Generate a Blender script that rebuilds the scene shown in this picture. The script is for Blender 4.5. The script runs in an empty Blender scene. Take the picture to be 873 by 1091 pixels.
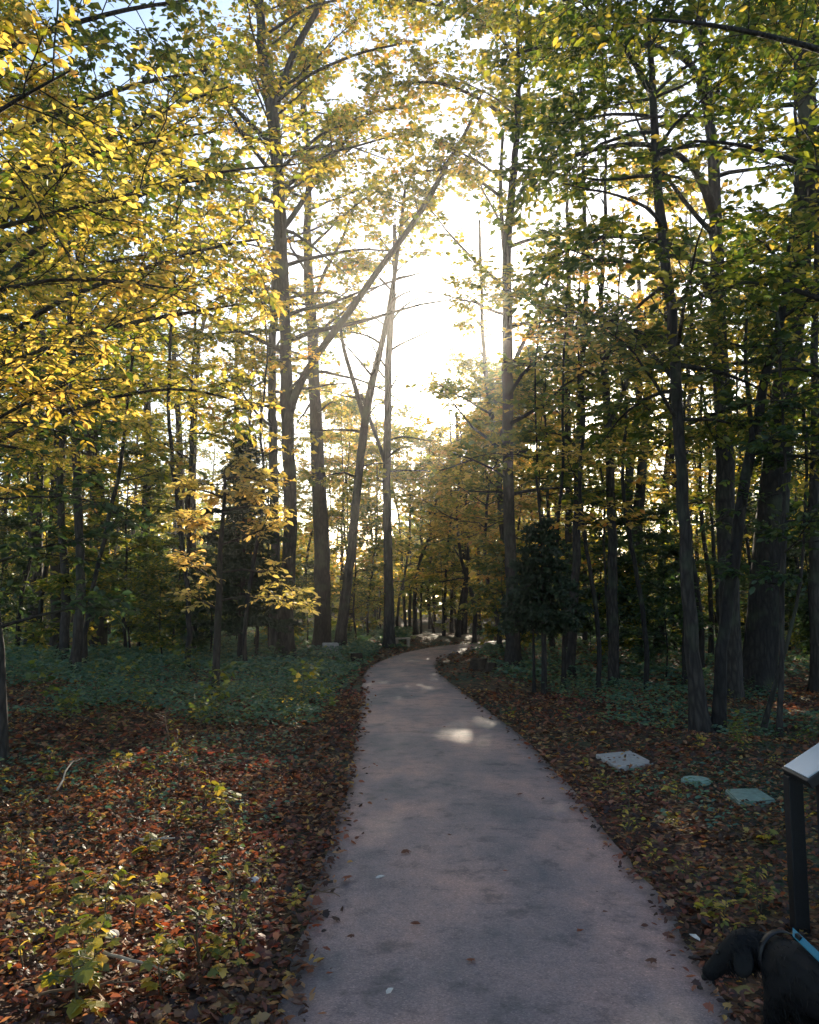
import bpy, bmesh, math, random
import numpy as np
from mathutils import Vector, noise as mnoise

SC = bpy.context.scene
COL = SC.collection
F = 875.0; PIT = math.radians(6.2); CAMH = 1.6
CP, SP = math.cos(PIT), math.sin(PIT)
R = math.radians
SUN_AZ, SUN_EL = R(6.3), R(17.2)
SUN = np.array([math.sin(SUN_AZ)*math.cos(SUN_EL), math.cos(SUN_AZ)*math.cos(SUN_EL), math.sin(SUN_EL)])

# ------------------------------------------------------------------ photo -> place
def ray(x, y):
    a, b = (x-436.5)/F, (545.5-y)/F
    return np.array([a, CP - b*SP, SP + b*CP])
def px(x, y, d):                       # point seen at photo pixel (x,y), d metres ahead
    r = ray(x, y); return np.array([0, 0, CAMH]) + r*(d/r[1])
def gp(x, y):                          # point of the ground under that pixel
    r = ray(x, y); t = -CAMH/r[2]
    return np.array([0, 0, CAMH]) + r*t
def lerp(a, b, t): return a + (b-a)*t

# ------------------------------------------------------------------ the path's outline
LE = [(300,1091),(318,1022),(335,960),(352,900),(367,842),(378,795),(384,762),(387,738),(388,722),(394,712),(408,704),(430,696.5),(452,691.5),(478,688)]
RE = [(780,1091),(743,1022),(704,960),(656,900),(607,842),(566,795),(526,762),(492,738),(471,722),(463,712),(466,704),(484,697),(504,693),(522,690)]
PL = [gp(*p) for p in LE]; PR = [gp(*p) for p in RE]
d0 = PL[0]-PL[2]; d1 = PR[0]-PR[2]
d0 = np.array([.04,-1,0]); d1 = np.array([.05,-1,0])
PL = [PL[0]+d0*16, PL[0]+d0*7, PL[0]+d0*2]+PL+[PL[-1]+np.array([2.6,4.0,0]), PL[-1]+np.array([8,9,0]), PL[-1]+np.array([18,13,0])]
PR = [PR[0]+d1*16, PR[0]+d1*7, PR[0]+d1*2]+PR+[PL[-3]+np.array([1.3,-1.4,0]), PL[-2]+np.array([.9,-1.7,0]), PL[-1]+np.array([.5,-1.8,0])]
def chaikin(P, n=2):
    P = [np.array(p, float) for p in P]
    for _ in range(n):
        Q = [P[0]]
        for a, b in zip(P[:-1], P[1:]):
            Q += [a*.75+b*.25, a*.25+b*.75]
        Q.append(P[-1]); P = Q
    return np.array(P)
PLs, PRs = chaikin(PL, 2), chaikin(PR, 2)
_C = (PLs+PRs)/2; _W = np.linalg.norm(PLs-PRs, axis=1)/2
def path_dist(x, y):                    # signed distance outside the path's edge (metres)
    x = np.asarray(x, float); y = np.asarray(y, float)
    best = np.full(np.broadcast(x, y).shape, 1e9)
    for i in range(len(_C)-1):
        a, b = _C[i,:2], _C[i+1,:2]; ab = b-a; L = ab@ab+1e-9
        t = np.clip(((x-a[0])*ab[0]+(y-a[1])*ab[1])/L, 0, 1)
        d = np.hypot(x-a[0]-t*ab[0], y-a[1]-t*ab[1]) - lerp(_W[i], _W[i+1], t)
        best = np.minimum(best, d)
    return best
def H(x, y):
    x = np.asarray(x, float); y = np.asarray(y, float)
    pd = path_dist(x, y)
    k = np.clip((pd-.15)/2.5, 0, 1); k = k*k*(3-2*k)
    h = .05*np.sin(x*1.3+.7*np.sin(y*.8))*np.cos(y*1.1+.5) + .03*np.sin(x*3.1+y*2.3) + .14*np.sin(x*.33+1)*np.cos(y*.21) + .07
    return h*k
def Hs(x, y): return float(H(np.array([x]), np.array([y]))[0])

# ------------------------------------------------------------------ scene bookkeeping
def tag(o, label=None, cat=None, group=None, kind=None):
    if label: o['label'] = label
    if cat: o['category'] = cat
    if group: o['group'] = group
    if kind: o['kind'] = kind
    return o
def thing(name, label, cat, loc=(0,0,0), rz=0, group=None):
    o = bpy.data.objects.new(name, None); COL.objects.link(o)
    o.location = [float(v) for v in loc]; o.rotation_euler = (0, 0, rz); o.empty_display_size = .2
    return tag(o, label, cat, group)
class Acc:                                  # gathers vertices and faces, then becomes ONE mesh
    def __init__(s): s.v = []; s.f3 = []; s.f4 = []; s.n = 0
    def add(s, v, f3=None, f4=None):
        v = np.asarray(v, np.float64).reshape(-1, 3)
        if f3 is not None and len(f3): s.f3.append(np.asarray(f3, np.int64).reshape(-1, 3)+s.n)
        if f4 is not None and len(f4): s.f4.append(np.asarray(f4, np.int64).reshape(-1, 4)+s.n)
        s.v.append(v); s.n += len(v)
    def mesh(s, name, mat, smooth=False, off=(0,0,0)):
        me = bpy.data.meshes.new(name)
        if s.n == 0: return me
        v = np.concatenate(s.v) - np.asarray(off, float)
        f3 = np.concatenate(s.f3) if s.f3 else np.zeros((0,3), int)
        f4 = np.concatenate(s.f4) if s.f4 else np.zeros((0,4), int)
        me.vertices.add(len(v)); me.vertices.foreach_set('co', v.astype(np.float32).ravel())
        me.loops.add(f3.size+f4.size)
        me.loops.foreach_set('vertex_index', np.concatenate([f3.ravel(), f4.ravel()]).astype(np.int32))
        me.polygons.add(len(f3)+len(f4))
        st = np.concatenate([np.arange(len(f3))*3, f3.size+np.arange(len(f4))*4]).astype(np.int32)
        me.polygons.foreach_set('loop_start', st)
        me.polygons.foreach_set('use_smooth', np.full(len(st), smooth))
        me.update(calc_edges=True); me.validate()
        me.materials.append(mat)
        return me
    def obj(s, name, mat, parent=None, smooth=False, off=(0,0,0)):
        return link(name, s.mesh(name, mat, smooth, off), parent)
def link(name, me, parent=None):
    o = bpy.data.objects.new(name, me); COL.objects.link(o)
    if parent: o.parent = parent
    return o
def copy_tree(o, parent=None):
    c = o.copy(); COL.objects.link(c); c.parent = parent
    for ch in o.children: copy_tree(ch, c)
    return c

# ------------------------------------------------------------------ materials
def mat(name):
    m = bpy.data.materials.new(name); m.use_nodes = True
    nt = m.node_tree; nt.nodes.clear()
    out = nt.nodes.new('ShaderNodeOutputMaterial')
    def N(t, **k):
        n = nt.nodes.new(t)
        for a, b in k.items(): setattr(n, a, b)
        return n
    return m, nt, N, nt.links.new, out
def ramp(N, stops, interp='LINEAR'):
    r = N('ShaderNodeValToRGB'); e = r.color_ramp.elements; r.color_ramp.interpolation = interp
    while len(e) < len(stops): e.new(.5)
    for i, (p, c) in enumerate(stops): e[i].position = p; e[i].color = (*c, 1)
    return r
def leaf_mat(name, stops, trans=.5, tboost=(2.1,2.0,1.0), gloss=.05, rough=.45):
    m, nt, N, L, out = mat(name)
    g = N('ShaderNodeNewGeometry'); oi = N('ShaderNodeObjectInfo')
    ad = N('ShaderNodeMath', operation='MULTIPLY_ADD'); L(oi.outputs['Random'], ad.inputs[0]); ad.inputs[1].default_value = .22; L(g.outputs['Random Per Island'], ad.inputs[2])
    sb = N('ShaderNodeMath', operation='SUBTRACT'); L(ad.outputs[0], sb.inputs[0]); sb.inputs[1].default_value = .11; sb.use_clamp = True
    r = ramp(N, stops); L(sb.outputs[0], r.inputs[0])
    no = N('ShaderNodeTexNoise'); no.inputs['Scale'].default_value = .55; no.inputs['Detail'].default_value = 2
    tc = N('ShaderNodeTexCoord'); L(tc.outputs['Object'], no.inputs['Vector'])
    hv = N('ShaderNodeHueSaturation'); L(r.outputs[0], hv.inputs['Color'])
    mr = N('ShaderNodeMapRange'); L(no.outputs['Fac'], mr.inputs[0]); mr.inputs[1].default_value = .3; mr.inputs[2].default_value = .7; mr.inputs[3].default_value = .475; mr.inputs[4].default_value = .515
    L(mr.outputs[0], hv.inputs['Hue'])
    d = N('ShaderNodeBsdfDiffuse'); t = N('ShaderNodeBsdfTranslucent'); gl = N('ShaderNodeBsdfGlossy'); gl.inputs['Roughness'].default_value = rough
    L(hv.outputs[0], d.inputs[0])
    mx = N('ShaderNodeMix', data_type='RGBA', blend_type='MULTIPLY'); mx.inputs[0].default_value = 1
    L(hv.outputs[0], mx.inputs[6]); mx.inputs[7].default_value = (*tboost, 1); mx.clamp_result = False
    L(mx.outputs[2], t.inputs[0])
    m1 = N('ShaderNodeMixShader'); m1.inputs[0].default_value = trans; L(d.outputs[0], m1.inputs[1]); L(t.outputs[0], m1.inputs[2])
    m2 = N('ShaderNodeMixShader'); m2.inputs[0].default_value = gloss; L(m1.outputs[0], m2.inputs[1]); L(gl.outputs[0], m2.inputs[2])
    L(m2.outputs[0], out.inputs[0])
    return m
G1, G2, G3 = (.042,.078,.02), (.08,.125,.024), (.17,.20,.03)
Y1, Y2, Y3 = (.26,.23,.025), (.53,.405,.10), (.67,.51,.18)
O1 = (.50,.27,.06)
M = {}
M['leaf_green'] = leaf_mat('green leaves', [(0,G1),(.38,G2),(.66,G3),(.86,Y1),(1,Y2)])
M['leaf_mixed'] = leaf_mat('turning leaves', [(0,G1),(.28,G3),(.6,Y1),(.88,Y2),(1,O1)])
M['leaf_yellow'] = leaf_mat('yellow leaves', [(0,G2),(.1,G3),(.22,Y1),(.45,Y2),(.9,Y3),(1,O1)], trans=.6)
M['leaf_dark'] = leaf_mat('dark leaves', [(0,(.025,.055,.03)),(.6,(.045,.09,.038)),(1,(.09,.13,.035))], trans=.4)
M['leaf_pale'] = leaf_mat('pale sapling leaves', [(0,(.26,.24,.08)),(.5,(.52,.42,.16)),(1,(.70,.52,.24))], trans=.5, gloss=.08)
M['needle'] = leaf_mat('conifer needles', [(0,(.012,.028,.016)),(.7,(.02,.045,.022)),(1,(.035,.06,.025))], trans=.15, gloss=.04)
M['cover'] = leaf_mat('ground cover leaves', [(0,(.04,.105,.065)),(.5,(.065,.15,.095)),(.8,(.11,.19,.09)),(.93,(.18,.22,.07)),(1,(.32,.28,.08))], trans=.3, gloss=.08, rough=.6)
M['litter'] = leaf_mat('dry fallen leaves', [(0,(.03,.018,.012)),(.3,(.07,.035,.022)),(.55,(.15,.07,.038)),(.72,(.28,.10,.045)),(.84,(.32,.18,.09)),(.92,(.40,.27,.13)),(.97,(.50,.36,.06)),(1,(.5,.45,.38))], trans=.42, tboost=(1.8,1.15,.75), gloss=.05)
M['seedling'] = leaf_mat('seedling leaves', [(0,(.07,.11,.02)),(.4,(.22,.22,.03)),(.75,(.5,.38,.05)),(1,(.6,.45,.1))], trans=.45)

def bark(name, dark, lite, sc=1.0):
    m, nt, N, L, out = mat(name)
    tc = N('ShaderNodeTexCoord'); mp = N('ShaderNodeMapping'); mp.inputs['Scale'].default_value = (15*sc, 15*sc, 3.6*sc); L(tc.outputs['Object'], mp.inputs[0])
    n1 = N('ShaderNodeTexNoise'); n1.inputs['Scale'].default_value = 1.3; n1.inputs['Detail'].default_value = 6; n1.inputs['Distortion'].default_value = .6; L(mp.outputs[0], n1.inputs['Vector'])
    v = N('ShaderNodeTexVoronoi', feature='DISTANCE_TO_EDGE'); v.inputs['Scale'].default_value = 1.0; L(mp.outputs[0], v.inputs['Vector'])
    mu = N('ShaderNodeMath', operation='MULTIPLY'); L(n1.outputs['Fac'], mu.inputs[0])
    mr = N('ShaderNodeMapRange'); L(v.outputs[0], mr.inputs[0]); mr.inputs[2].default_value = .25; mr.inputs[3].default_value = .45; L(mr.outputs[0], mu.inputs[1])
    r = ramp(N, [(.12,dark),(.45,tuple((a+b)/2 for a,b in zip(dark,lite))),(.75,lite)]); L(mu.outputs[0], r.inputs[0])
    n2 = N('ShaderNodeTexNoise'); n2.inputs['Scale'].default_value = 1.7; n2.inputs['Detail'].default_value = 3; L(tc.outputs['Object'], n2.inputs['Vector'])
    ms = ramp(N, [(.52,(0,0,0)),(.68,(.6,.6,.6))]); L(n2.outputs['Fac'], ms.inputs[0])
    mx = N('ShaderNodeMix', data_type='RGBA'); L(ms.outputs[0], mx.inputs[0]); L(r.outputs[0], mx.inputs[6]); mx.inputs[7].default_value = (.07,.085,.05,1)
    b = N('ShaderNodeBump'); b.inputs['Strength'].default_value = .9; b.inputs['Distance'].default_value = .02; L(mu.outputs[0], b.inputs['Height'])
    p = N('ShaderNodeBsdfPrincipled'); L(mx.outputs[2], p.inputs['Base Color']); p.inputs['Roughness'].default_value = .85; p.inputs['Specular IOR Level'].default_value = .3; L(b.outputs[0], p.inputs['Normal'])
    L(p.outputs[0], out.inputs[0]); return m
M['bark'] = bark('furrowed bark', (.012,.010,.009), (.075,.062,.055))
M['bark_grey'] = bark('smooth grey bark', (.03,.028,.027), (.115,.105,.10), .6)
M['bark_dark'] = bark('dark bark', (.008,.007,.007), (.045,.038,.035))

def plain(name, c, rough=.6, spec=.4, metal=0, nsc=40, amt=.25, bump=.0):
    m, nt, N, L, out = mat(name)
    tc = N('ShaderNodeTexCoord'); n = N('ShaderNodeTexNoise'); n.inputs['Scale'].default_value = nsc; n.inputs['Detail'].default_value = 5; L(tc.outputs['Object'], n.inputs['Vector'])
    r = ramp(N, [(.3, tuple(x*(1-amt) for x in c)), (.7, tuple(min(1, x*(1+amt)) for x in c))]); L(n.outputs['Fac'], r.inputs[0])
    p = N('ShaderNodeBsdfPrincipled'); L(r.outputs[0], p.inputs['Base Color']); p.inputs['Roughness'].default_value = rough; p.inputs['Specular IOR Level'].default_value = spec; p.inputs['Metallic'].default_value = metal
    if bump:
        b = N('ShaderNodeBump'); b.inputs['Strength'].default_value = .6; b.inputs['Distance'].default_value = bump; L(n.outputs['Fac'], b.inputs['Height']); L(b.outputs[0], p.inputs['Normal'])
    L(p.outputs[0], out.inputs[0]); return m
M['concrete'] = plain('weathered concrete', (.42,.38,.35), .85, .3, nsc=18, amt=.22, bump=.004)
M['green_lid'] = plain('faded green plastic', (.19,.27,.22), .6, .4, nsc=25, amt=.25, bump=.002)
M['round_lid'] = plain('weathered round lid', (.24,.34,.28), .6, .4, nsc=25, amt=.25, bump=.002)
M['black_metal'] = plain('black coated metal', (.012,.012,.014), .45, .4, nsc=60, amt=.2)
M['fur'] = plain('black fur', (.006,.006,.007), .7, .25, nsc=60, amt=.3)
M['nose'] = plain('wet black nose', (.01,.01,.01), .25, .5, nsc=80)
M['strap'] = plain('teal webbing', (.02,.22,.33), .5, .4, nsc=300, amt=.2, bump=.001)
M['panel'] = plain('pale sign sheet', (.55,.60,.64), .22, .5, nsc=6, amt=.06)
M['oldwood'] = plain('pale weathered wood', (.45,.38,.30), .8, .3, nsc=14, amt=.3, bump=.004)
M['deadwood'] = plain('dark dead wood', (.05,.035,.025), .9, .2, nsc=16, amt=.5, bump=.01)
M['stone'] = plain('pale stone', (.45,.42,.40), .85, .3, nsc=10, amt=.2, bump=.006)
M['twig'] = plain('dry twig', (.16,.10,.06), .8, .3, nsc=40, amt=.4)
M['stem'] = plain('young stem', (.10,.075,.04), .75, .3, nsc=30, amt=.3)
M['whiteleaf'] = plain('bleached leaf', (.62,.56,.50), .7, .3, nsc=40, amt=.2)

def ground_mat():
    m, nt, N, L, out = mat('forest floor')
    tc = N('ShaderNodeTexCoord')
    v = N('ShaderNodeTexVoronoi'); v.inputs['Scale'].default_value = 16; v.inputs['Randomness'].default_value = 1
    nw = N('ShaderNodeTexNoise'); nw.inputs['Scale'].default_value = 9; nw.inputs['Detail'].default_value = 3; L(tc.outputs['Object'], nw.inputs['Vector'])
    va = N('ShaderNodeVectorMath', operation='MULTIPLY_ADD'); L(nw.outputs['Color'], va.inputs[0]); va.inputs[1].default_value = (.12,.12,.12); L(tc.outputs['Object'], va.inputs[2])
    L(va.outputs[0], v.inputs['Vector'])
    sx = N('ShaderNodeSeparateColor'); L(v.outputs['Color'], sx.inputs[0])
    r = ramp(N, [(0,(.018,.012,.008)),(.35,(.05,.026,.014)),(.6,(.12,.055,.025)),(.8,(.2,.10,.045)),(.95,(.30,.2,.09)),(1,(.3,.24,.05))]); L(sx.outputs[0], r.inputs[0])
    n2 = N('ShaderNodeTexNoise'); n2.inputs['Scale'].default_value = .45; n2.inputs['Detail'].default_value = 4; L(tc.outputs['Object'], n2.inputs['Vector'])
    gr = ramp(N, [(.46,(0,0,0)),(.6,(.75,.75,.75))]); L(n2.outputs['Fac'], gr.inputs[0])
    vg = N('ShaderNodeTexVoronoi'); vg.inputs['Scale'].default_value = 22; L(va.outputs[0], vg.inputs['Vector'])
    sg = N('ShaderNodeSeparateColor'); L(vg.outputs['Color'], sg.inputs[0])
    rg = ramp(N, [(0,(.012,.03,.018)),(.6,(.03,.07,.04)),(1,(.07,.12,.05))]); L(sg.outputs[1], rg.inputs[0])
    mx = N('ShaderNodeMix', data_type='RGBA'); L(gr.outputs[0], mx.inputs[0]); L(r.outputs[0], mx.inputs[6]); L(rg.outputs[0], mx.inputs[7])
    b = N('ShaderNodeBump'); b.inputs['Strength'].default_value = 1; b.inputs['Distance'].default_value = .05; L(v.outputs['Distance'], b.inputs['Height'])
    p = N('ShaderNodeBsdfPrincipled'); L(mx.outputs[2], p.inputs['Base Color']); p.inputs['Roughness'].default_value = .85; p.inputs['Specular IOR Level'].default_value = .3; L(b.outputs[0], p.inputs['Normal'])
    L(p.outputs[0], out.inputs[0]); return m
def path_mat():
    m, nt, N, L, out = mat('worn asphalt with painted glow')
    tc = N('ShaderNodeTexCoord')
    mp = N('ShaderNodeMapping'); mp.inputs['Scale'].default_value = (1,.55,1); L(tc.outputs['Object'], mp.inputs[0])
    n1 = N('ShaderNodeTexNoise'); n1.inputs['Scale'].default_value = 1.1; n1.inputs['Detail'].default_value = 5; n1.inputs['Roughness'].default_value = .6; L(mp.outputs[0], n1.inputs['Vector'])
    r1 = ramp(N, [(.37,(.175,.15,.155)),(.48,(.31,.222,.21)),(.6,(.48,.295,.245))]); L(n1.outputs['Fac'], r1.inputs[0])  # pink patches paint the sun's glow and flare into the asphalt colour
    n3 = N('ShaderNodeTexNoise'); n3.inputs['Scale'].default_value = 5; n3.inputs['Detail'].default_value = 6; n3.inputs['Roughness'].default_value = .7; L(tc.outputs['Object'], n3.inputs['Vector'])
    r3 = ramp(N, [(.34,(.5,.52,.56)),(.47,(.95,.95,.97)),(.7,(1.15,1.08,1.04))]); L(n3.outputs['Fac'], r3.inputs[0])
    m1 = N('ShaderNodeMix', data_type='RGBA', blend_type='MULTIPLY'); m1.inputs[0].default_value = 1; L(r1.outputs[0], m1.inputs[6]); L(r3.outputs[0], m1.inputs[7])
    v = N('ShaderNodeTexVoronoi'); v.inputs['Scale'].default_value = 150; L(tc.outputs['Object'], v.inputs['Vector'])
    sv = N('ShaderNodeSeparateColor'); L(v.outputs['Color'], sv.inputs[0])
    r2 = ramp(N, [(0,(.7,.7,.7)),(.5,(.96,.96,.96)),(.9,(1.1,1.1,1.08)),(1,(1.5,1.45,1.4))]); L(sv.outputs[0], r2.inputs[0])
    m2 = N('ShaderNodeMix', data_type='RGBA', blend_type='MULTIPLY'); m2.inputs[0].default_value = 1; L(m1.outputs[2], m2.inputs[6]); L(r2.outputs[0], m2.inputs[7])
    # dirt washed in along both edges
    at = N('ShaderNodeAttribute'); at.attribute_name = 'edge'
    n4 = N('ShaderNodeTexNoise'); n4.inputs['Scale'].default_value = 7; n4.inputs['Detail'].default_value = 5; L(tc.outputs['Object'], n4.inputs['Vector'])
    ma = N('ShaderNodeMath', operation='MULTIPLY_ADD'); L(n4.outputs['Fac'], ma.inputs[0]); ma.inputs[1].default_value = .5; L(at.outputs['Fac'], ma.inputs[2])
    re = ramp(N, [(.98,(0,0,0)),(1.0,(0,0,0))]);
    mr = N('ShaderNodeMapRange'); L(ma.outputs[0], mr.inputs[0]); mr.inputs[1].default_value = 1.02; mr.inputs[2].default_value = 1.3; mr.inputs[4].default_value = .8
    m3 = N('ShaderNodeMix', data_type='RGBA'); L(mr.outputs[0], m3.inputs[0]); L(m2.outputs[2], m3.inputs[6]); m3.inputs[7].default_value = (.045,.035,.028,1)
    b = N('ShaderNodeBump'); b.inputs['Strength'].default_value = .5; b.inputs['Distance'].default_value = .004; L(v.outputs['Distance'], b.inputs['Height'])
    p = N('ShaderNodeBsdfPrincipled'); L(m3.outputs[2], p.inputs['Base Color']); p.inputs['Roughness'].default_value = .62; p.inputs['Specular IOR Level'].default_value = .45; L(b.outputs[0], p.inputs['Normal'])
    L(p.outputs[0], out.inputs[0]); return m
M['ground'] = ground_mat(); M['path'] = path_mat()

# ------------------------------------------------------------------ shape makers
def tube(acc, P, r, sides=8, flare=0, rough=0., seed=0, cap=True):
    P = np.asarray(P, float); n = len(P); r = np.asarray(r, float)
    T = np.gradient(P, axis=0); T /= np.linalg.norm(T, axis=1)[:,None]+1e-9
    ref = np.array([1.,0,0]) if abs(T[0][0]) < .8 else np.array([0,1.,0])
    U = np.cross(T[0], ref); U /= np.linalg.norm(U); Us = [U]
    for i in range(1, n):
        U = U - T[i]*(U@T[i]); U /= np.linalg.norm(U)+1e-9; Us.append(U)
    Us = np.array(Us); Vs = np.cross(T, Us)
    a = np.arange(sides)/sides*2*math.pi
    rr = np.repeat(r[:,None], sides, 1)
    if rough:
        rg = np.random.default_rng(seed)
        ph = rg.uniform(0, 6.28, 4); z = np.arange(n)[:,None]
        rr = rr*(1+rough*(np.sin(2*a+ph[0]+z*.25)*.5+np.sin(3*a+ph[1]-z*.4)*.4+np.sin(5*a+ph[2]+z*.7)*.3+rg.normal(0,.18,(n,sides))))
    if flare:
        dist = np.concatenate([[0], np.cumsum(np.linalg.norm(np.diff(P,axis=0),axis=1))])
        ph = (seed*1.7) % 6.28; fl = np.exp(-dist/flare)[:,None]
        rr = rr*(1+fl*(.32+.26*np.cos(4*a+ph)+.12*np.cos(3*a+ph*2)))
    V = P[:,None,:] + Us[:,None,:]*(np.cos(a)*rr)[:,:,None] + Vs[:,None,:]*(np.sin(a)*rr)[:,:,None]
    i = np.arange(n-1)[:,None]*sides; j = np.arange(sides)[None,:]; k = (j+1)%sides
    f4 = np.stack([i+j, i+k, i+sides+k, i+sides+j], -1).reshape(-1,4)
    acc.add(V.reshape(-1,3), None, f4)
    if cap:
        for e, s in ((0,-1),(n-1,1)):
            ring = V[e]; c = ring.mean(0)
            f = [(q,(q+1)%sides,sides) if s>0 else ((q+1)%sides,q,sides) for q in range(sides)]
            acc.add(np.vstack([ring, c]), f)
def prisms(acc, A, B, ra, rb):                # many thin 3-sided twigs
    A = np.asarray(A); B = np.asarray(B)
    if len(A) == 0: return
    T = B-A; T /= np.linalg.norm(T,axis=1)[:,None]+1e-9
    ref = np.where(np.abs(T[:,2:3])<.9, np.array([[0,0,1.]]), np.array([[1.,0,0]]))
    U = np.cross(T, ref); U /= np.linalg.norm(U,axis=1)[:,None]; W = np.cross(T, U)
    ra = np.broadcast_to(ra, len(A)); rb = np.broadcast_to(rb, len(A))
    vs = []
    for P, r_ in ((A,ra),(B,rb)):
        for q in range(3):
            an = q*2.0944
            vs.append(P+(U*math.cos(an)+W*math.sin(an))*r_[:,None])
    V = np.stack(vs, 1).reshape(-1,3); n = np.arange(len(A))[:,None]*6
    f4 = np.concatenate([n+np.array([[q,(q+1)%3,3+(q+1)%3,3+q]]) for q in range(3)])
    acc.add(V, None, f4)
# leaf outlines: (along, across, lift)
LEAF_FAR = (np.array([(0,0,0),(.5,.36,.08),(1,0,-.06),(.45,-.36,.08)]), [(0,2,1),(0,3,2)])
LEAF_MID = (np.array([(0,0,0),(.22,.2,.05),(.62,.24,.05),(1,0,-.12),(.62,-.24,.05),(.22,-.2,.05),(.5,0,0)]), [(0,6,1),(1,6,2),(2,6,3),(3,6,4),(4,6,5),(5,6,0)])
_lo = [(0,0,0),(.05,.22,.03),(-.04,.42,-.02),(.26,.30,.03),(.44,.56,-.05),(.52,.28,.02),(.72,.30,-.03),(1,0,-.12),(.70,-.28,-.03),(.5,-.30,.02),(.42,-.54,-.05),(.24,-.28,.03),(-.02,-.40,-.02),(.06,-.2,.03),(.38,0,.03)]
LEAF_MAPLE = (np.array(_lo), [(i,(i+1)%14,14)[::-1] for i in range(14)])
_cu = [(0,0,0),(.2,.2,.13),(.6,.24,.2),(1,0,.1),(.6,-.22,.16),(.25,-.22,.02),(.5,0,-.01)]
LEAF_CURL = (np.array(_cu), [(0,6,1),(1,6,2),(2,6,3),(3,6,4),(4,6,5),(5,6,0)])
def leaves(acc, P, D, Nn, size, tpl=LEAF_FAR):
    P = np.asarray(P, float)
    if len(P) == 0: return
    D = D/(np.linalg.norm(D,axis=1)[:,None]+1e-9)
    S = np.cross(Nn, D); S /= np.linalg.norm(S,axis=1)[:,None]+1e-9; Nn = np.cross(D, S)
    t, f = tpl; size = np.broadcast_to(size, len(P))[:,None,None]
    V = P[:,None,:] + size*(D[:,None,:]*t[None,:,0:1] + S[:,None,:]*t[None,:,1:2] + Nn[:,None,:]*t[None,:,2:3])
    ff = (np.arange(len(P))[:,None,None]*len(t) + np.array(f)[None]).reshape(-1,3)
    acc.add(V.reshape(-1,3), ff)

# sunlit openings of the wood: foliage between these places and the low sun is missing
OPEN = []   # (centre, radius)
def g3(x, y, z=0): p = gp(x, y); return np.array([p[0], p[1], z])
for (x, y, r_) in [(120,850,.55),(215,865,.6),(60,890,.4),(240,930,.25),(85,1040,.35),(210,1015,.3),(25,1070,.4),(170,900,.4),(305,775,.25)]:
    OPEN.append((g3(x,y), r_))
for (x, y, d, r_) in [(60,120,5,.9),(110,240,6,1.0),(200,230,6.5,1.0),(60,330,6,1.0),(60,420,6,.8),(280,200,8,1.0),(250,330,9,1.0),(180,330,8,1.),(240,530,12.6,.9),(290,620,12.6,.7),(20,520,6,.5),
                      (300,470,19,.8),(430,470,45,3),(480,560,50,3),(520,480,48,3),(400,600,40,2),(640,400,30,2),(700,100,9,1.1),(760,250,9,1.1),(800,90,8.6,1.2),(620,110,13,1.6),(700,200,10.6,1.2),(840,420,13,1.3),(600,180,13,1.5),(760,480,20,1.5),(640,520,34,2),(700,560,24,1.5),(740,600,22,1.5),(860,520,16,1.5),(620,620,30,1.5),(60,560,26,2),(150,560,28,2),(600,300,22,2),(560,240,18,2),(650,300,22,1.2),(690,480,28,1.2),(660,560,32,1)]:
    OPEN.append((px(x,y,d), r_))
OPEN.append((np.array([0,0,1.6]), .75))
for (x, y, d, r_) in [(30,60,5,.9),(160,150,7,1.1),(120,390,6,1.0),(220,270,9,1.2),(160,450,10,1.2),(20,250,5.5,.9),(290,150,9,1.0),(255,600,12.4,.9),(215,540,12.4,.8)]: OPEN.append((px(x,y,d), r_))
OPEN_C = np.array([c for c, _ in OPEN]); OPEN_R = np.array([r_ for _, r_ in OPEN])
_rk = np.random.default_rng(99)
def keep(P):
    P = np.asarray(P, float)
    if len(P) == 0: return np.zeros(0, bool)
    k = np.ones(len(P), bool)
    for c, r_ in zip(OPEN_C, OPEN_R):
        v = P-c; t = v@SUN
        d = np.linalg.norm(v-t[:,None]*SUN, axis=1)
        k &= ~((t > 1.2+r_) & (d < r_*(.85+.3*_rk.random(len(P)))))
    # the open air over the path, wider and emptier with height
    u = np.interp(P[:,1], [0,20,28,60], [.35,.3,1.3,4.6])
    w = np.interp(P[:,2], [0,2.2,4,9,16], [1.4,1.1,1.2,1.3,1.5])
    k &= ~((np.abs(P[:,0]-u) < w*(.6+.5*_rk.random(len(P)))) & (P[:,1] > 0) & (P[:,1] < 26) & (_rk.random(len(P)) < np.interp(P[:,2],[3,6,9,10],[.97,.8,.3,0])))
    return k

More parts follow.
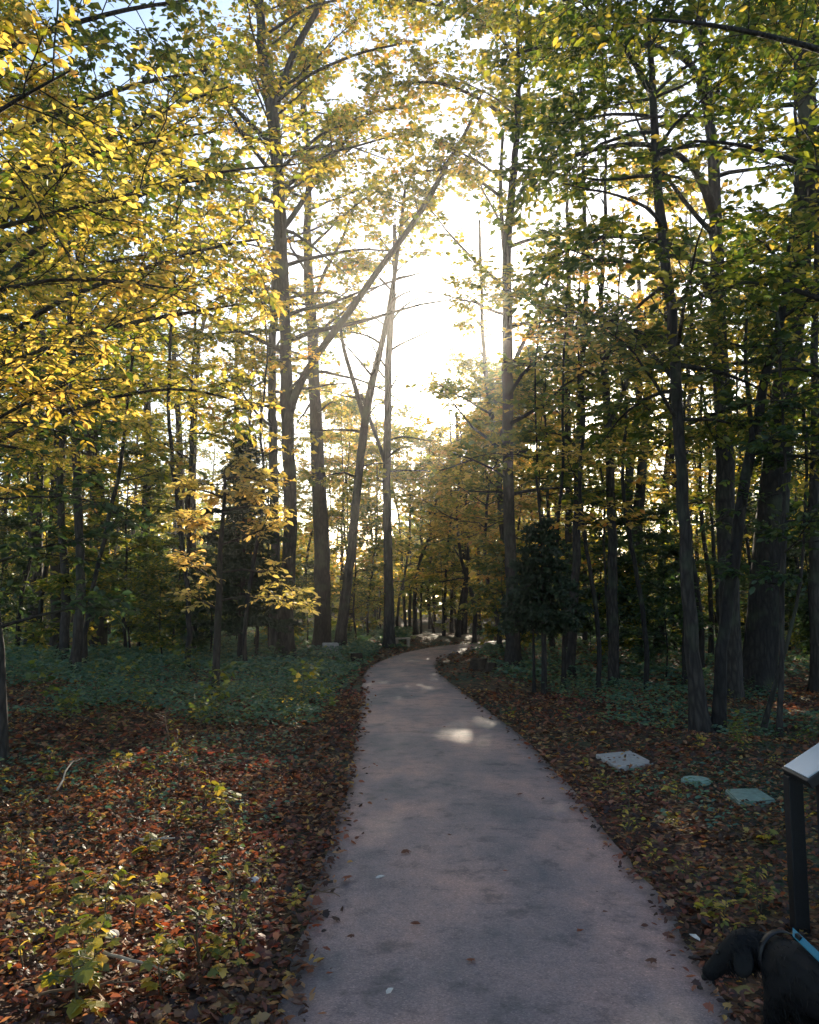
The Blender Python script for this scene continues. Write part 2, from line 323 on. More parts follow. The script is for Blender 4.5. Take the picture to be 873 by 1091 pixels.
LEAFK, LEAFS = 1.3, 1.15
def curve_pts(o, d, L, n, rg, lift=.0, wob=.12):
    P = [np.array(o, float)]; d = np.array(d, float); d /= np.linalg.norm(d)
    for i in range(n):
        d = d + rg.normal(0, wob, 3) + np.array([0,0,lift]); d /= np.linalg.norm(d)
        P.append(P[-1] + d*L/n)
    return np.array(P)
def branchwork(br, lf, P, r0, rg, nsub, sublen, ntw, twlen, nlf, lsz, tpl, prune=None, flat=.25, start=.25, sides=5):
    """secondary branches, twigs and leaves along one limb"""
    if lsz > .075: nlf = int(nlf*LEAFK); lsz = lsz*LEAFS
    n = len(P); T = np.gradient(P, axis=0)
    A=[];B=[];LP=[];LD=[];LN=[]
    for s in range(nsub):
        t = start + (1-start)*(s+rg.random())/nsub; q = min(t*(n-1), n-1.001); i = int(q); o = lerp(P[i], P[i+1], q-i)
        if prune is not None and not prune(o[None])[0]: continue
        td = T[i]/(np.linalg.norm(T[i])+1e-9); side = 1 if s%2 else -1
        hx = np.cross(td, [0,0,1.]); hx /= np.linalg.norm(hx)+1e-6
        d = td*rg.uniform(.4,.9) + hx*side*rg.uniform(.5,1.1) + np.array([0,0,rg.normal(.12,.3)])
        L = sublen*(1.1-.6*t)*rg.uniform(.6,1.25)
        Q = curve_pts(o, d, L, 4, rg, .0, .16)
        ra = max(r0*.32*(1-t*.6), .006)
        tube(br, Q, np.linspace(ra, .004, 5), 4, cap=False)
        for w in range(ntw):
            tt = .15+.85*(w+rg.random())/ntw; q2 = min(tt*4, 3.999); j = int(q2); a = lerp(Q[j], Q[j+1], q2-j)
            qd = Q[j+1]-Q[j]; qd /= np.linalg.norm(qd)+1e-9
            hx2 = np.cross(qd, [0,0,1.]); hx2 /= np.linalg.norm(hx2)+1e-6
            dd = qd*rg.uniform(.3,1) + hx2*(1 if w%2 else -1)*rg.uniform(.4,1) + np.array([0,0,rg.normal(-.02,flat)])
            dd /= np.linalg.norm(dd); A.append(a); B.append(a+dd*twlen*rg.uniform(.5,1.2))
    if not A: return
    A = np.array(A); B = np.array(B)
    if prune is not None:
        k = prune((A+B)/2); A = A[k]; B = B[k]
        if len(A) == 0: return
    prisms(br, A, B, .0045, .0015)
    n_ = len(A); u = (np.arange(nlf)+.5)/nlf
    u = np.clip(u[None,:]+rg.normal(0,.08,(n_,nlf)), .05, 1)
    LP = A[:,None,:]+(B-A)[:,None,:]*u[:,:,None]
    D = (B-A); D /= np.linalg.norm(D,axis=1)[:,None]
    Hx = np.cross(D, [0,0,1.]); Hx /= np.linalg.norm(Hx,axis=1)[:,None]+1e-6
    sg = np.where(np.arange(nlf)%2==0, 1., -1.)[None,:,None]
    LD = D[:,None,:]*rg.uniform(.3,1,(n_,nlf,1)) + Hx[:,None,:]*sg*rg.uniform(.5,1.1,(n_,nlf,1)) + rg.normal(0,.22,(n_,nlf,3)) + np.array([0,0,-.18])
    LN = np.array([0,0,1.]) + rg.normal(0,.45,(n_,nlf,3))
    leaves(lf, LP.reshape(-1,3), LD.reshape(-1,3), LN.reshape(-1,3), lsz*rg.uniform(.42,1.3,n_*nlf), tpl)

def resample(P, r, step):
    P = np.asarray(P, float); r = np.asarray(r, float)
    s = np.concatenate([[0], np.cumsum(np.linalg.norm(np.diff(P,axis=0),axis=1))])
    n = max(4, int(s[-1]/step)); u = np.linspace(0, s[-1], n)
    Q = np.stack([np.interp(u, s, P[:,k]) for k in range(3)], 1)
    rr = np.interp(u, s, r)
    for _ in range(2):
        Q[1:-1] = (Q[:-2]+2*Q[1:-1]+Q[2:])/4
    return Q, rr

def build_tree(name, label, cat, group, trunk, rad, limbs=(), z0=3., nl=16, ll=3.0, nsub=7, ntw=5, nlf=7, lsz=.12,
               leafm='leaf_green', barkm='bark', tpl=LEAF_FAR, seed=1, prune=keep, origin=None, elev=(.2,.9), sub=.45, twlen=.5, sides=12, flare=.35, stems=()):
    rg = np.random.default_rng(seed)
    trunk = np.asarray(trunk, float); base = trunk[0].copy() if origin is None else np.array(origin, float)
    root = thing(name, label, cat, base, 0, group)
    P, rr = resample(trunk, rad, .35)
    P[1:-1,:2] += rg.normal(0,.012,(len(P)-2,2))
    ta = Acc(); tube(ta, P, rr, sides, flare, .05, seed)
    ta.obj('trunk', M[barkm], root, True, base)
    br = Acc(); lf = Acc()
    for st, sr in stems:
        Q, q = resample(st, sr, .35); sa = Acc(); tube(sa, Q, q, max(7,sides-3), flare if Q[0,2] < .4 else 0, .05, seed+7); sa.obj('stem' if Q[0,2] < .4 else 'fork', M[barkm], root, True, base)
        zt = Q[:,2]
        for i in range(max(2,nl//3)):
            t = rg.uniform(.45,1); k = min(int(t*(len(Q)-1)), len(Q)-2); az = rg.uniform(0, 6.28); e = rg.uniform(*elev)
            L = ll*rg.uniform(.5,1); B_ = curve_pts(Q[k], [math.cos(az)*math.cos(e), math.sin(az)*math.cos(e), math.sin(e)], L, 6, rg, -.02)
            if Q[k,2] < z0: continue
            ra = min(q[k]*.5, .012+L*.012); tube(br, B_, np.linspace(ra, .008, 7), 5, cap=False)
            branchwork(br, lf, B_, ra, rg, nsub, L*sub, ntw, twlen, nlf, lsz, tpl, prune)
    for lp, lr in limbs:
        Q, q = resample(lp, lr, .3); la = Acc(); tube(la, Q, q, 8, 0, .04, seed+3); la.obj('limb', M[barkm], root, True, base)
        nq = len(Q)
        branchwork(br, lf, Q, q[0]*.6, rg, max(4, int(nsub*(2 if lsz > .1 else 1.3))), min(ll*.6, 1.7), ntw, twlen, nlf, lsz, tpl, prune, start=.4)
    zs = P[:,2]; ztop = zs[-1]; z0_ = max(z0, zs[0]+.3)
    for i in range(nl):
        f = (i+rg.random())/nl; z = z0_+(ztop-z0_)*f*.99; k = int(np.clip(np.searchsorted(zs, z), 1, len(P)-1))
        az = i*2.399+rg.normal(0,.5)+seed; e = lerp(elev[0], elev[1], f)+rg.normal(0,.12)
        L = ll*(1-.55*f**2)*rg.uniform(.65,1.15)*(.75 if f < .12 else 1)
        B_ = curve_pts(P[k], [math.cos(az)*math.cos(e), math.sin(az)*math.cos(e), math.sin(e)], L, 7, rg, -.03, .11)
        ra = min(rr[k]*.5, .012+L*.013)
        tube(br, B_, np.linspace(ra, .007, 8), 5, cap=False)
        branchwork(br, lf, B_, ra, rg, nsub, L*sub, ntw, twlen, nlf, lsz, tpl, prune)
    if br.n: br.obj('branches', M[barkm], root, True, base)
    if lf.n: lf.obj('crown', M[leafm], root, False, base)
    return root

def trunk_px(nodes, d, top, lean=(0,0), dd=0., rscale=.87):
    """nodes (x, y, width in photo pixels) from the ground up at distance d; carried on to height top"""
    P = []; r_ = []
    for i, (x, y, w) in enumerate(nodes):
        t = i/max(1,len(nodes)-1); p = px(x, y, d+dd*t); P.append(p); r_.append(w/2/F*(d+dd*t)*1.02*rscale)
    P[0][2] = Hs(P[0][0], P[0][1])-.08
    if P[-1][2] < top:
        a = P[-1]; dr = P[-1]-P[-2]; dr = dr/np.linalg.norm(dr); dr = dr*.4+np.array([lean[0],lean[1],.8]); 
        n = 4; step = (top-a[2])/n
        for i in range(n):
            P.append(P[-1]+dr/dr[2]*step); r_.append(max(.02, r_[len(nodes)-1]*(1-(i+1)/n*.85)))
            dr = dr*.7+np.array([0,0,.3])
    return np.array(P), np.array(r_)
def gd(x, y): return gp(x, y)[1]
def limb_px(nodes, d0, d1):
    P = []; r_ = []
    for i, (x, y, w) in enumerate(nodes):
        t = i/max(1,len(nodes)-1); d = lerp(d0, d1, t); P.append(px(x,y,d)); r_.append(w/2/F*d)
    return np.array(P), np.array(r_)

# ================================================================== SETTING
def axis(parts):
    o = []
    for a, b, s in parts: o += list(np.arange(a, b, s))
    return np.array(o+[parts[-1][1]])
xs = axis([(-900,-300,150),(-300,-60,30),(-60,-16,2.2),(-16,-4,.4),(-4,5,.2),(5,16,.4),(16,60,2.2),(60,300,30),(300,900,150)])
ys = axis([(-900,-300,150),(-300,-40,30),(-40,-6,2),(-6,0,.5),(0,12,.2),(12,34,.4),(34,100,2),(100,300,25),(300,1200,150)])
X, Y = np.meshgrid(xs, ys); Z = H(X, Y)
nx, ny = len(xs), len(ys)
a = Acc(); i = np.arange(ny-1)[:,None]*nx; j = np.arange(nx-1)[None,:]
a.add(np.stack([X,Y,Z],-1).reshape(-1,3), None, np.stack([i+j,i+j+1,i+nx+j+1,i+nx+j],-1).reshape(-1,4))
tag(a.obj('ground', M['ground'], None, True), kind='structure')

a = Acc(); K = len(PLs); cols = 13; V = []; ed = []
rgp = np.random.default_rng(5)
for q in range(K):
    wob = rgp.normal(0,.018,2)
    for c in range(-1, cols+1):
        t = np.clip(c/(cols-1), 0, 1); p = lerp(PLs[q], PRs[q], t)
        u = (PRs[q]-PLs[q]); u = u/np.linalg.norm(u)
        if c <= 0: p = p+u*wob[0]
        if c >= cols-1: p = p+u*wob[1]
        z = .028+.022*(1-(2*t-1)**2)
        if c == -1: p = p-u*.03; z = -.05
        if c == cols: p = p+u*.03; z = -.05
        V.append((p[0],p[1],z)); ed.append(abs(2*t-1)**3)
C2 = cols+2; i = np.arange(K-1)[:,None]*C2; j = np.arange(C2-1)[None,:]
a.add(V, None, np.stack([i+j,i+j+1,i+C2+j+1,i+C2+j],-1).reshape(-1,4))
po = a.obj('path', M['path'], None, True); tag(po, kind='structure')
at_ = po.data.attributes.new('edge', 'FLOAT', 'POINT'); at_.data.foreach_set('value', np.array(ed, np.float32))

# ================================================================== SCATTERED LITTER, GROUND COVER
rg = np.random.default_rng(11)
CLEAR = [(gp(666,812)[0],gp(666,812)[1],.27),(gp(742,837)[0],gp(742,837)[1],.13),(gp(800,856)[0],gp(800,856)[1],.2)]
def scatter(n, x0, x1, y0, y1, pmin=-.02):
    x = rg.uniform(x0,x1,n); y = rg.uniform(y0,y1,n)
    pd = path_dist(x, y) + rg.normal(0,.05,n) + rg.exponential(.05,n)*(rg.random(n)<.35)
    k = pd > pmin
    for (cx, cy, cr) in CLEAR: k &= (x-cx)**2+(y-cy)**2 > cr*cr
    return x[k], y[k]
a = Acc()
for (n, x0, x1, y0, y1, sz) in [(34000,-4.5,-.3,2.2,8,.044),(24000,.8,5,2.2,8,.041),(22000,-8,-.5,8,15,.06),(18000,.8,9,8,15,.06),(20000,-14,14,15,32,.09)]:
    x, y = scatter(n,x0,x1,y0,y1); n = len(x); z = H(x,y)+rg.uniform(0,.035,n); z = np.where(path_dist(x,y) < .02, .052, z)
    az = rg.uniform(0,6.28,n)
    D = np.stack([np.cos(az),np.sin(az),rg.normal(0,.3,n)],1); Nn = np.stack([rg.normal(0,.55,n),rg.normal(0,.55,n),np.ones(n)],1)
    s = sz*rg.uniform(.45,1.35,n); P = np.stack([x,y,z],1); h = rg.random(n) < .35
    if y0 < 9:
        leaves(a, P[h], D[h], Nn[h], s[h]*1.05, LEAF_MAPLE); leaves(a, P[~h], D[~h], Nn[~h], s[~h], LEAF_CURL)
    else: leaves(a, P, D, Nn, s, LEAF_CURL if y0 < 12 else LEAF_FAR)
p = gp(666,812); n = 16; leaves(a, np.stack([p[0]+rg.uniform(-.26,.26,n), p[1]+rg.uniform(-.22,.22,n), np.full(n,Hs(p[0],p[1])+.045)],1), rg.normal(0,1,(n,3))*np.array([1,1,.1]), rg.normal(0,.2,(n,3))+np.array([0,0,1.]), rg.uniform(.025,.05,n), LEAF_CURL)
tag(a.obj('leaf_litter', M['litter']), 'brown and orange fallen leaves covering the ground on both sides of the path', 'fallen leaves', kind='stuff')

def cover(spec, mats, name, label):
    a = Acc()
    for (n, x0, x1, y0, y1, sz, zt, wf) in spec:
        x, y = scatter(n,x0,x1,y0,y1,.25)
        w = np.array([mnoise.noise(Vector((u*.55, v*.4, 3.3))) for u, v in zip(x, y)])
        k = w > wf+rg.normal(0,.1,len(x)); x = x[k]; y = y[k]; n = len(x)
        for rep in range(3):
            xx = x+rg.normal(0,.07,n); yy = y+rg.normal(0,.07,n); z = H(xx,yy)+.02+rg.random(n)*zt*(.25+1.5*np.clip(w[k]+.3,0,1))
            az = rg.uniform(0,6.28,n); D = np.stack([np.cos(az),np.sin(az),rg.normal(0,.2,n)],1)
            Nn = np.stack([rg.normal(0,.35,n),rg.normal(-.12,.35,n),np.ones(n)],1)
            leaves(a, np.stack([xx,yy,z],1), D, Nn, sz*rg.uniform(.6,1.3,n), LEAF_MID if y0 < 10 else LEAF_FAR)
    return tag(a.obj(name, M[mats]), label, 'ground cover', kind='stuff')
cover([(9000,-11,-1.2,10.5,16,.07,.2,-.12),(14000,-16,-1,16,28,.11,.26,-.22),(6000,-24,0,28,45,.2,.28,-.5),
       (5000,2.5,11,9.5,16,.075,.14,-.05),(8000,2,18,16,30,.12,.2,-.1),(4000,3,24,30,45,.2,.28,-.4),(1400,-5,-1,5,10,.05,.06,.15),(900,1.8,5,4.5,10,.05,.06,.2)],
      'cover', 'ground_cover', 'low blue green leafy plants carpeting the forest floor behind the leaf litter')

# ================================================================== MAIN TREES
T = build_tree
WOOD = None
# 1 the tall forked tree left of the path
d = gd(303,706)
tr, rr = trunk_px([(303,706,20),(306,640,17),(310,560,16),(307,470,15),(305,400,15),(303,320,14),(299,230,15),(294,160,15),(290,118,15),(279,55,12),(277,0,11)], d, 19)
forkR = limb_px([(290,122,10),(301,92,8.5),(310,62,8),(322,38,7.5),(345,0,6.5),(365,-60,4)], d, d+.6)
lean = limb_px([(309,440,9),(316,414,8.5),(338,377,8),(372,333,7.5),(403,288,7),(437,243,6.5),(462,203,6),(481,166,5),(496,144,4),(515,95,2)], d, d-1.2)
l3 = limb_px([(301,245,6),(318,222,6),(338,188,5.5),(360,160,4),(395,118,2.5)], d, d+1)
l4 = limb_px([(296,160,5),(270,135,5),(240,105,4.5),(232,85,4),(200,55,2.5)], d, d-.8)
T('forked_tree', 'tall forked tree left of the path with a long limb leaning over the gap', 'tree', None, tr, rr,
  limbs=[lean, l3, l4, limb_px([(291,112,4),(330,78,3.5),(385,55,3),(450,42,2)], d, d-1), limb_px([(298,180,4),(345,140,3.5),(400,118,3),(452,110,2)], d, d+1.5), limb_px([(279,40,4),(330,5,3),(390,-5,2.5),(440,10,2)], d, d+.5)], stems=[forkR], z0=6.5, nl=30, ll=4.8, nsub=7, ntw=6, nlf=6, lsz=.14, leafm='leaf_mixed', seed=3, sides=14)
# its neighbour behind
d = 24.2
tr, rr = trunk_px([(293,696,13),(294,600,11),(291,470,11),(290,380,10),(293,300,9),(296,200,7),(290,90,6)], d, 19)
T('straight_tree', 'grey trunk standing close behind the tall forked tree', 'tree', None, tr, rr, z0=6, nl=22, ll=3.8, nsub=6, ntw=6, nlf=6, lsz=.14, leafm='leaf_mixed', barkm='bark_grey', seed=8)
d = 27
tr, rr = trunk_px([(343,692,21),(344,600,19),(340,520,17),(336,430,15),(331,330,13),(327,250,10),(330,180,7),(322,80,5)], d, 20)
l1 = limb_px([(333,330,5),(345,290,4),(362,262,3.5),(380,215,2.5)], d, d+1)
T('straight_tree', 'thick straight tree behind the pale stone block with a leafless middle', 'tree', None, tr, rr, limbs=[l1], z0=7.5, nl=28, ll=4.5, nsub=7, ntw=5, nlf=6, lsz=.15, leafm='leaf_mixed', seed=12)
# leaning pair by the bend
d = gd(362,697)
tr, rr = trunk_px([(362,697,14),(368,640,12),(376,570,11),(383,500,10),(390,440,10),(402,385,8),(415,330,6),(424,270,5),(432,200,4)], d, 15)
l1 = limb_px([(388,445,6),(378,410,5),(366,372,4),(360,330,2.5)], d, d+.5)
T('leaning_tree', 'slim tree leaning right beside the pale stone block with a side limb rising left', 'tree', None, tr, rr, limbs=[l1], z0=4.5, nl=18, ll=2.8, nsub=6, ntw=5, nlf=6, lsz=.14, leafm='leaf_mixed', seed=21)
d = gd(415,691)
tr, rr = trunk_px([(415,691,13),(414,600,11),(412,520,10),(413,440,9),(415,362,8),(421,300,5),(420,240,4)], d, 13)
l1 = limb_px([(413,500,5),(403,470,4),(396,452,4),(385,420,3)], d, d)
T('straight_tree', 'slim upright tree at the left edge of the path bend beside the low bench', 'tree', None, tr, rr, limbs=[l1], z0=5, nl=18, ll=2.8, nsub=6, ntw=5, nlf=6, lsz=.16, leafm='leaf_mixed', barkm='bark_grey', seed=23)
# right of the path, under the sun
d = gd(546,710)
tr, rr = trunk_px([(547,710,19),(546,650,15),(543,560,14),(541,470,13),(541,400,13),(541,330,12),(540,270,11),(545,205,10),(553,130,7),(552,40,5)], d, 18)
l1 = limb_px([(541,300,6),(536,250,5),(533,200,4.5),(536,140,3)], d, d)
l2 = limb_px([(541,400,5),(558,365,4.5),(580,318,4),(588,280,3)], d, d+1)
T('straight_tree', 'upright tree just right of the path bend standing below the sun', 'tree', None, tr, rr, limbs=[l1,l2,limb_px([(552,135,5),(512,104,4),(465,85,3.5),(415,91,2)], d, d-.8), limb_px([(552,60,4),(520,25,3.5),(470,5,3),(420,-5,2)], d, d-.5), limb_px([(546,220,4),(510,190,3.5),(470,178,3),(440,185,2)], d, d+1)], z0=3.6, nl=34, ll=3.8, nsub=8, ntw=6, nlf=7, lsz=.14, leafm='leaf_mixed', seed=31)
d = 26
tr, rr = trunk_px([(552,696,9),(540,610,8),(532,520,8),(524,440,7),(516,390,5),(513,310,4),(511,235,3)], d, 13)
T('leaning_tree', 'thin tree leaning left behind the upright tree below the sun', 'tree', None, tr, rr, z0=4, nl=18, ll=2.6, nsub=6, ntw=5, nlf=6, lsz=.15, leafm='leaf_mixed', seed=33)
# right hand stand
d = gd(606,720)
tr, rr = trunk_px([(607,720,11),(612,640,10),(615,560,10),(618,470,9),(620,390,8),(626,300,6),(622,200,5)], d, 14)
T('straight_tree', 'slim straight tree behind the small dark evergreen right of the path', 'tree', None, tr, rr, z0=4.5, nl=14, ll=2.4, nsub=6, ntw=5, nlf=7, lsz=.13, leafm='leaf_green', seed=35)
d = gd(655,727)
tr, rr = trunk_px([(655,727,13),(653,640,12),(652,560,11),(650,480,10),(645,410,9),(640,330,6),(645,230,5)], d, 13)
l1 = limb_px([(650,450,6),(664,420,5),(682,370,4),(690,320,3)], d, d+.6)
T('straight_tree', 'dark straight tree behind the square concrete slab', 'tree', None, tr, rr, limbs=[l1], z0=4.2, nl=15, ll=2.3, nsub=6, ntw=5, nlf=7, lsz=.12, leafm='leaf_green', seed=36)
d = 22
tr, rr = trunk_px([(683,700,18),(680,640,15),(676,590,14),(683,520,12),(688,450,11),(694,390,9),(700,320,6)], d, 16)
st = limb_px([(677,590,11),(668,545,10),(672,490,9),(681,430,8),(684,360,6),(680,280,4)], d, d+.3)
T('forked_tree', 'twin stemmed tree between the two dark straight trees right of the path', 'tree', None, tr, rr, stems=[st], z0=4.5, nl=16, ll=2.6, nsub=6, ntw=5, nlf=7, lsz=.14, leafm='leaf_green', seed=39)
# the curved tree in front of the right hand stand
d = gd(748,778)
tr, rr = trunk_px([(749,778,22),(741,715,17),(734,640,16),(730,560,15),(724,480,14),(721,400,14),(714,320,13),(705,240,12),(699,160,11),(697,95,9),(690,30,6)], d, 9.5)
lm = [limb_px([(699,125,5),(672,118,4),(640,120,3),(600,132,2)], d, d-.8), limb_px([(701,165,5),(725,152,4.5),(760,150,4),(800,165,2)], d, d+.6),
      limb_px([(698,140,5),(660,140,4),(625,155,3),(610,170,2.5),(600,190,2)], d, d+.9), limb_px([(698,100,4),(715,80,4),(745,60,3),(780,50,2)], d, d+.6),
      limb_px([(697,100,4),(680,70,4),(662,40,3),(640,15,2)], d, d-.6), limb_px([(722,410,5),(700,380,4),(680,360,3)], d, d+1.)]
T('curved_tree', 'slender dark tree curving up in front of the right hand wood with spreading top branches', 'tree', None, tr, rr, limbs=lm, z0=3.4, nl=22, ll=2.3, nsub=7, ntw=6, nlf=7, lsz=.105, tpl=LEAF_MID, leafm='leaf_green', seed=41, elev=(.1,.5))
d = gd(766,778)
tr, rr = trunk_px([(765,778,17),(768,720,14),(775,650,13),(785,580,13),(793,520,13),(804,460,12),(818,400,11),(832,340,10),(842,280,8),(850,200,6)], d+.1, 9)
l1 = limb_px([(802,470,6),(800,430,5),(792,390,4),(796,340,3)], d, d+.5)
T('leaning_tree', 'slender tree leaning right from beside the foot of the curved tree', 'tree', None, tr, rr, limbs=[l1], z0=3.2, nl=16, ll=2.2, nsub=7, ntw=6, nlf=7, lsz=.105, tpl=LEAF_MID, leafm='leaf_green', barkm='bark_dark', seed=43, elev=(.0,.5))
# the massive tree
d = gd(806,738)
tr, rr = trunk_px([(806,738,40),(812,680,38),(818,620,38),(822,560,36),(828,500,33),(834,440,31),(842,370,28),(852,290,26),(858,220,24),(862,150,23),(858,80,21),(848,0,18)], d, 20)
l1 = limb_px([(848,330,9),(880,300,8),(930,270,6)], d, d+.5); l2 = limb_px([(860,120,8),(835,80,6),(815,30,5)], d, d+1)
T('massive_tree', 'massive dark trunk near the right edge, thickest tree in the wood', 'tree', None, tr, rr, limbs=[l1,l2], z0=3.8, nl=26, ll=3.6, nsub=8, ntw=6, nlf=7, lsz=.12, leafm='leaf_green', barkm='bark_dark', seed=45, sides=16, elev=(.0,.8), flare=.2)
d = gd(832,785)
tr, rr = trunk_px([(830,785,7),(835,720,6),(832,640,6),(836,560,5),(838,500,4),(834,440,3)], d, 5.2)
T('sapling', 'thin upright sapling in front of the massive trunk', 'sapling', None, tr, rr, z0=1.6, nl=12, ll=1.0, nsub=5, ntw=4, nlf=6, lsz=.09, tpl=LEAF_MID, leafm='leaf_dark', seed=46, elev=(0,.3), sides=7, flare=.1, twlen=.3)
d = gd(812,783)
tr, rr = trunk_px([(810,783,7),(822,740,6),(838,700,5),(850,650,4),(858,590,3)], d, 4)
T('sapling', 'thin crooked sapling leaning right at the foot of the massive trunk', 'sapling', None, tr, rr, z0=1.5, nl=9, ll=.9, nsub=5, ntw=4, nlf=6, lsz=.09, tpl=LEAF_MID, leafm='leaf_dark', seed=47, elev=(0,.3), sides=7, flare=.1, twlen=.3)
# left hand stand
d = gd(103,694)
tr, rr = trunk_px([(102,694,22),(108,650,18),(110,600,17),(105,540,17),(99,480,16),(92,420,15),(87,360,14),(84,300,11),(90,200,8)], d, 16)
l1 = limb_px([(98,470,6),(108,440,5),(118,410,5),(132,385,4),(160,375,3)], d, d-.5); l2 = limb_px([(88,380,6),(108,340,5),(120,300,4),(135,255,3)], d, d)
T('curved_tree', 'dark tree bowing slightly right in the left hand wood above the green ground cover', 'tree', None, tr, rr, limbs=[l1,l2], z0=5, nl=18, ll=3, nsub=7, ntw=6, nlf=7, lsz=.13, leafm='leaf_green', seed=51)
d = gd(78,731)
tr, rr = trunk_px([(78,731,15),(82,690,12),(86,640,11),(85,570,10),(81,500,10),(79,430,9),(77,360,8),(72,290,6),(76,200,5)], d, 12)
T('straight_tree', 'slim dark tree standing in front of the bowed tree in the left hand wood', 'tree', None, tr, rr, z0=4.2, nl=14, ll=2.6, nsub=7, ntw=6, nlf=7, lsz=.11, leafm='leaf_yellow', seed=53)
d = gd(38,692)
tr, rr = trunk_px([(36,692,19),(38,620,17),(38,540,16),(40,450,15),(43,360,13),(44,280,11),(46,180,8)], d, 17)
T('straight_tree', 'straight dark tree nearest the left edge among the tall trunks', 'tree', None, tr, rr, z0=5, nl=18, ll=3, nsub=7, ntw=6, nlf=7, lsz=.13, leafm='leaf_green', seed=55)
d = 26
tr, rr = trunk_px([(62,680,16),(60,600,14),(63,500,13),(68,420,12),(66,320,10)], d, 17)
T('straight_tree', 'dark straight tree between the two leftmost tall trunks, set further back', 'tree', None, tr, rr, z0=5, nl=15, ll=3, nsub=6, ntw=5, nlf=7, lsz=.15, leafm='leaf_green', seed=56)
for q, (nodes, d, lab, sd) in enumerate([
    ([(155,668,12),(154,600,11),(156,520,10),(158,440,9),(153,380,7),(160,300,5)], 30, 'slender tree left of the dark conifer, nearer the bowed tree', 61),
    ([(192,668,9),(192,600,8),(193,520,8),(190,440,7),(186,380,6),(180,300,4)], 33, 'slender tree rising directly behind the left side of the dark conifer', 62),
    ([(208,664,8),(205,600,8),(206,500,7),(208,420,7),(212,360,5),(225,320,4)], 36, 'thin tree with a kinked top rising behind the dark conifer', 63),
    ([(252,668,8),(252,560,7),(252,470,6),(251,390,5),(254,330,4)], 36, 'thin pole-like tree rising behind the tip of the dark conifer', 64),
    ([(494,672,9),(496,610,8),(493,540,7),(490,500,5),(486,440,4)], 40, 'thin dark tree straight above the far end of the path', 65),
    ([(604,700,10),(606,600,9),(606,480,8),(605,380,7),(606,290,6),(604,200,4)], 24, 'straight dark tree rising behind the small evergreen with a bare middle', 66),
    ([(703,700,12),(704,640,10),(708,560,9),(712,480,8),(745,400,6),(760,340,4)], 26, 'dark tree bending right behind the curved tree', 67),
    ([(870,745,15),(869,650,13),(866,560,12),(870,460,11),(868,360,9),(872,260,8)], 14.5, 'dark trunk at the right edge beyond the massive tree', 68),
    ([(716,700,7),(722,600,6),(729,540,5),(735,450,4)], 28, 'thin pole-like tree just behind the curved tree', 69),
    ([(443,668,6),(441,640,5),(446,600,4),(462,560,3)], 38, 'thin young tree bending right over the far path bend', 70)]):
    tr, rr = trunk_px(nodes, d, 14 if d < 38 else 9)
    T('slender_tree', lab, 'tree', None, tr, rr, z0=4.2 if q != 9 else 2.5, nl=13, ll=2.5, nsub=6, ntw=5, nlf=6, lsz=.15, leafm=['leaf_green','leaf_mixed','leaf_mixed','leaf_yellow','leaf_yellow','leaf_green','leaf_green','leaf_green','leaf_mixed','leaf_yellow'][q], seed=sd, sides=9)
# left edge stem with the pale low spray
d = gd(4,815)
tr, rr = trunk_px([(3,815,13),(5,770,10),(3,720,9),(-2,660,8),(-14,560,7),(-20,450,5)], d, 5)
lm = [limb_px([(-1,668,4),(30,657,3),(70,647,2.5),(115,642,2)], d, d+.4), limb_px([(-8,600,4),(25,590,3),(55,580,2)], d, d-.3)]
T('young_tree', 'thin dark young tree cut by the left edge with a low spray of leaves', 'tree', None, tr, rr, limbs=lm, z0=1.7, nl=12, ll=1.5, nsub=6, ntw=5, nlf=7, lsz=.09, tpl=LEAF_MID, leafm='leaf_dark', seed=71, elev=(0,.3), flare=.12, twlen=.3)
# the sunlit sapling before the conifer
d = gd(230,752)
tr, rr = trunk_px([(230,752,10),(231,700,9),(232,650,8),(236,600,6),(238,550,5),(240,500,3)], d, 3.6)
def tier(sx, sy, nodes, dz): return limb_px([(sx,sy,2.5)]+nodes, d, d+dz)
lm = [tier(233,640,[(255,632,2),(285,628,2),(318,645,1.5)],-.3), tier(235,610,[(265,600,2),(295,608,2),(322,640,1.5)],-.5), tier(234,620,[(215,610,2),(200,598,1.5)],-.4),
      tier(237,580,[(262,572,2),(290,560,1.5)],.4), tier(237,570,[(215,560,2),(195,552,1.5)],.2), tier(238,545,[(265,535,2),(292,540,1.5)],-.4),
      tier(238,530,[(215,520,2),(195,518,1.5)],-.3), tier(240,510,[(262,505,2),(275,512,1.5)],.3), tier(233,650,[(215,640,2),(205,635,1.5)],.3)]
T('sapling', 'sunlit sapling with flat tiers of pale gold leaves in front of the dark conifer', 'sapling', None, tr, rr, limbs=lm, z0=2.4, nl=4, ll=.7, nsub=6, ntw=4, nlf=5, lsz=.095, tpl=LEAF_MID, leafm='leaf_pale', seed=73, elev=(-.1,.15), flare=.1, twlen=.26, sides=8, prune=None)

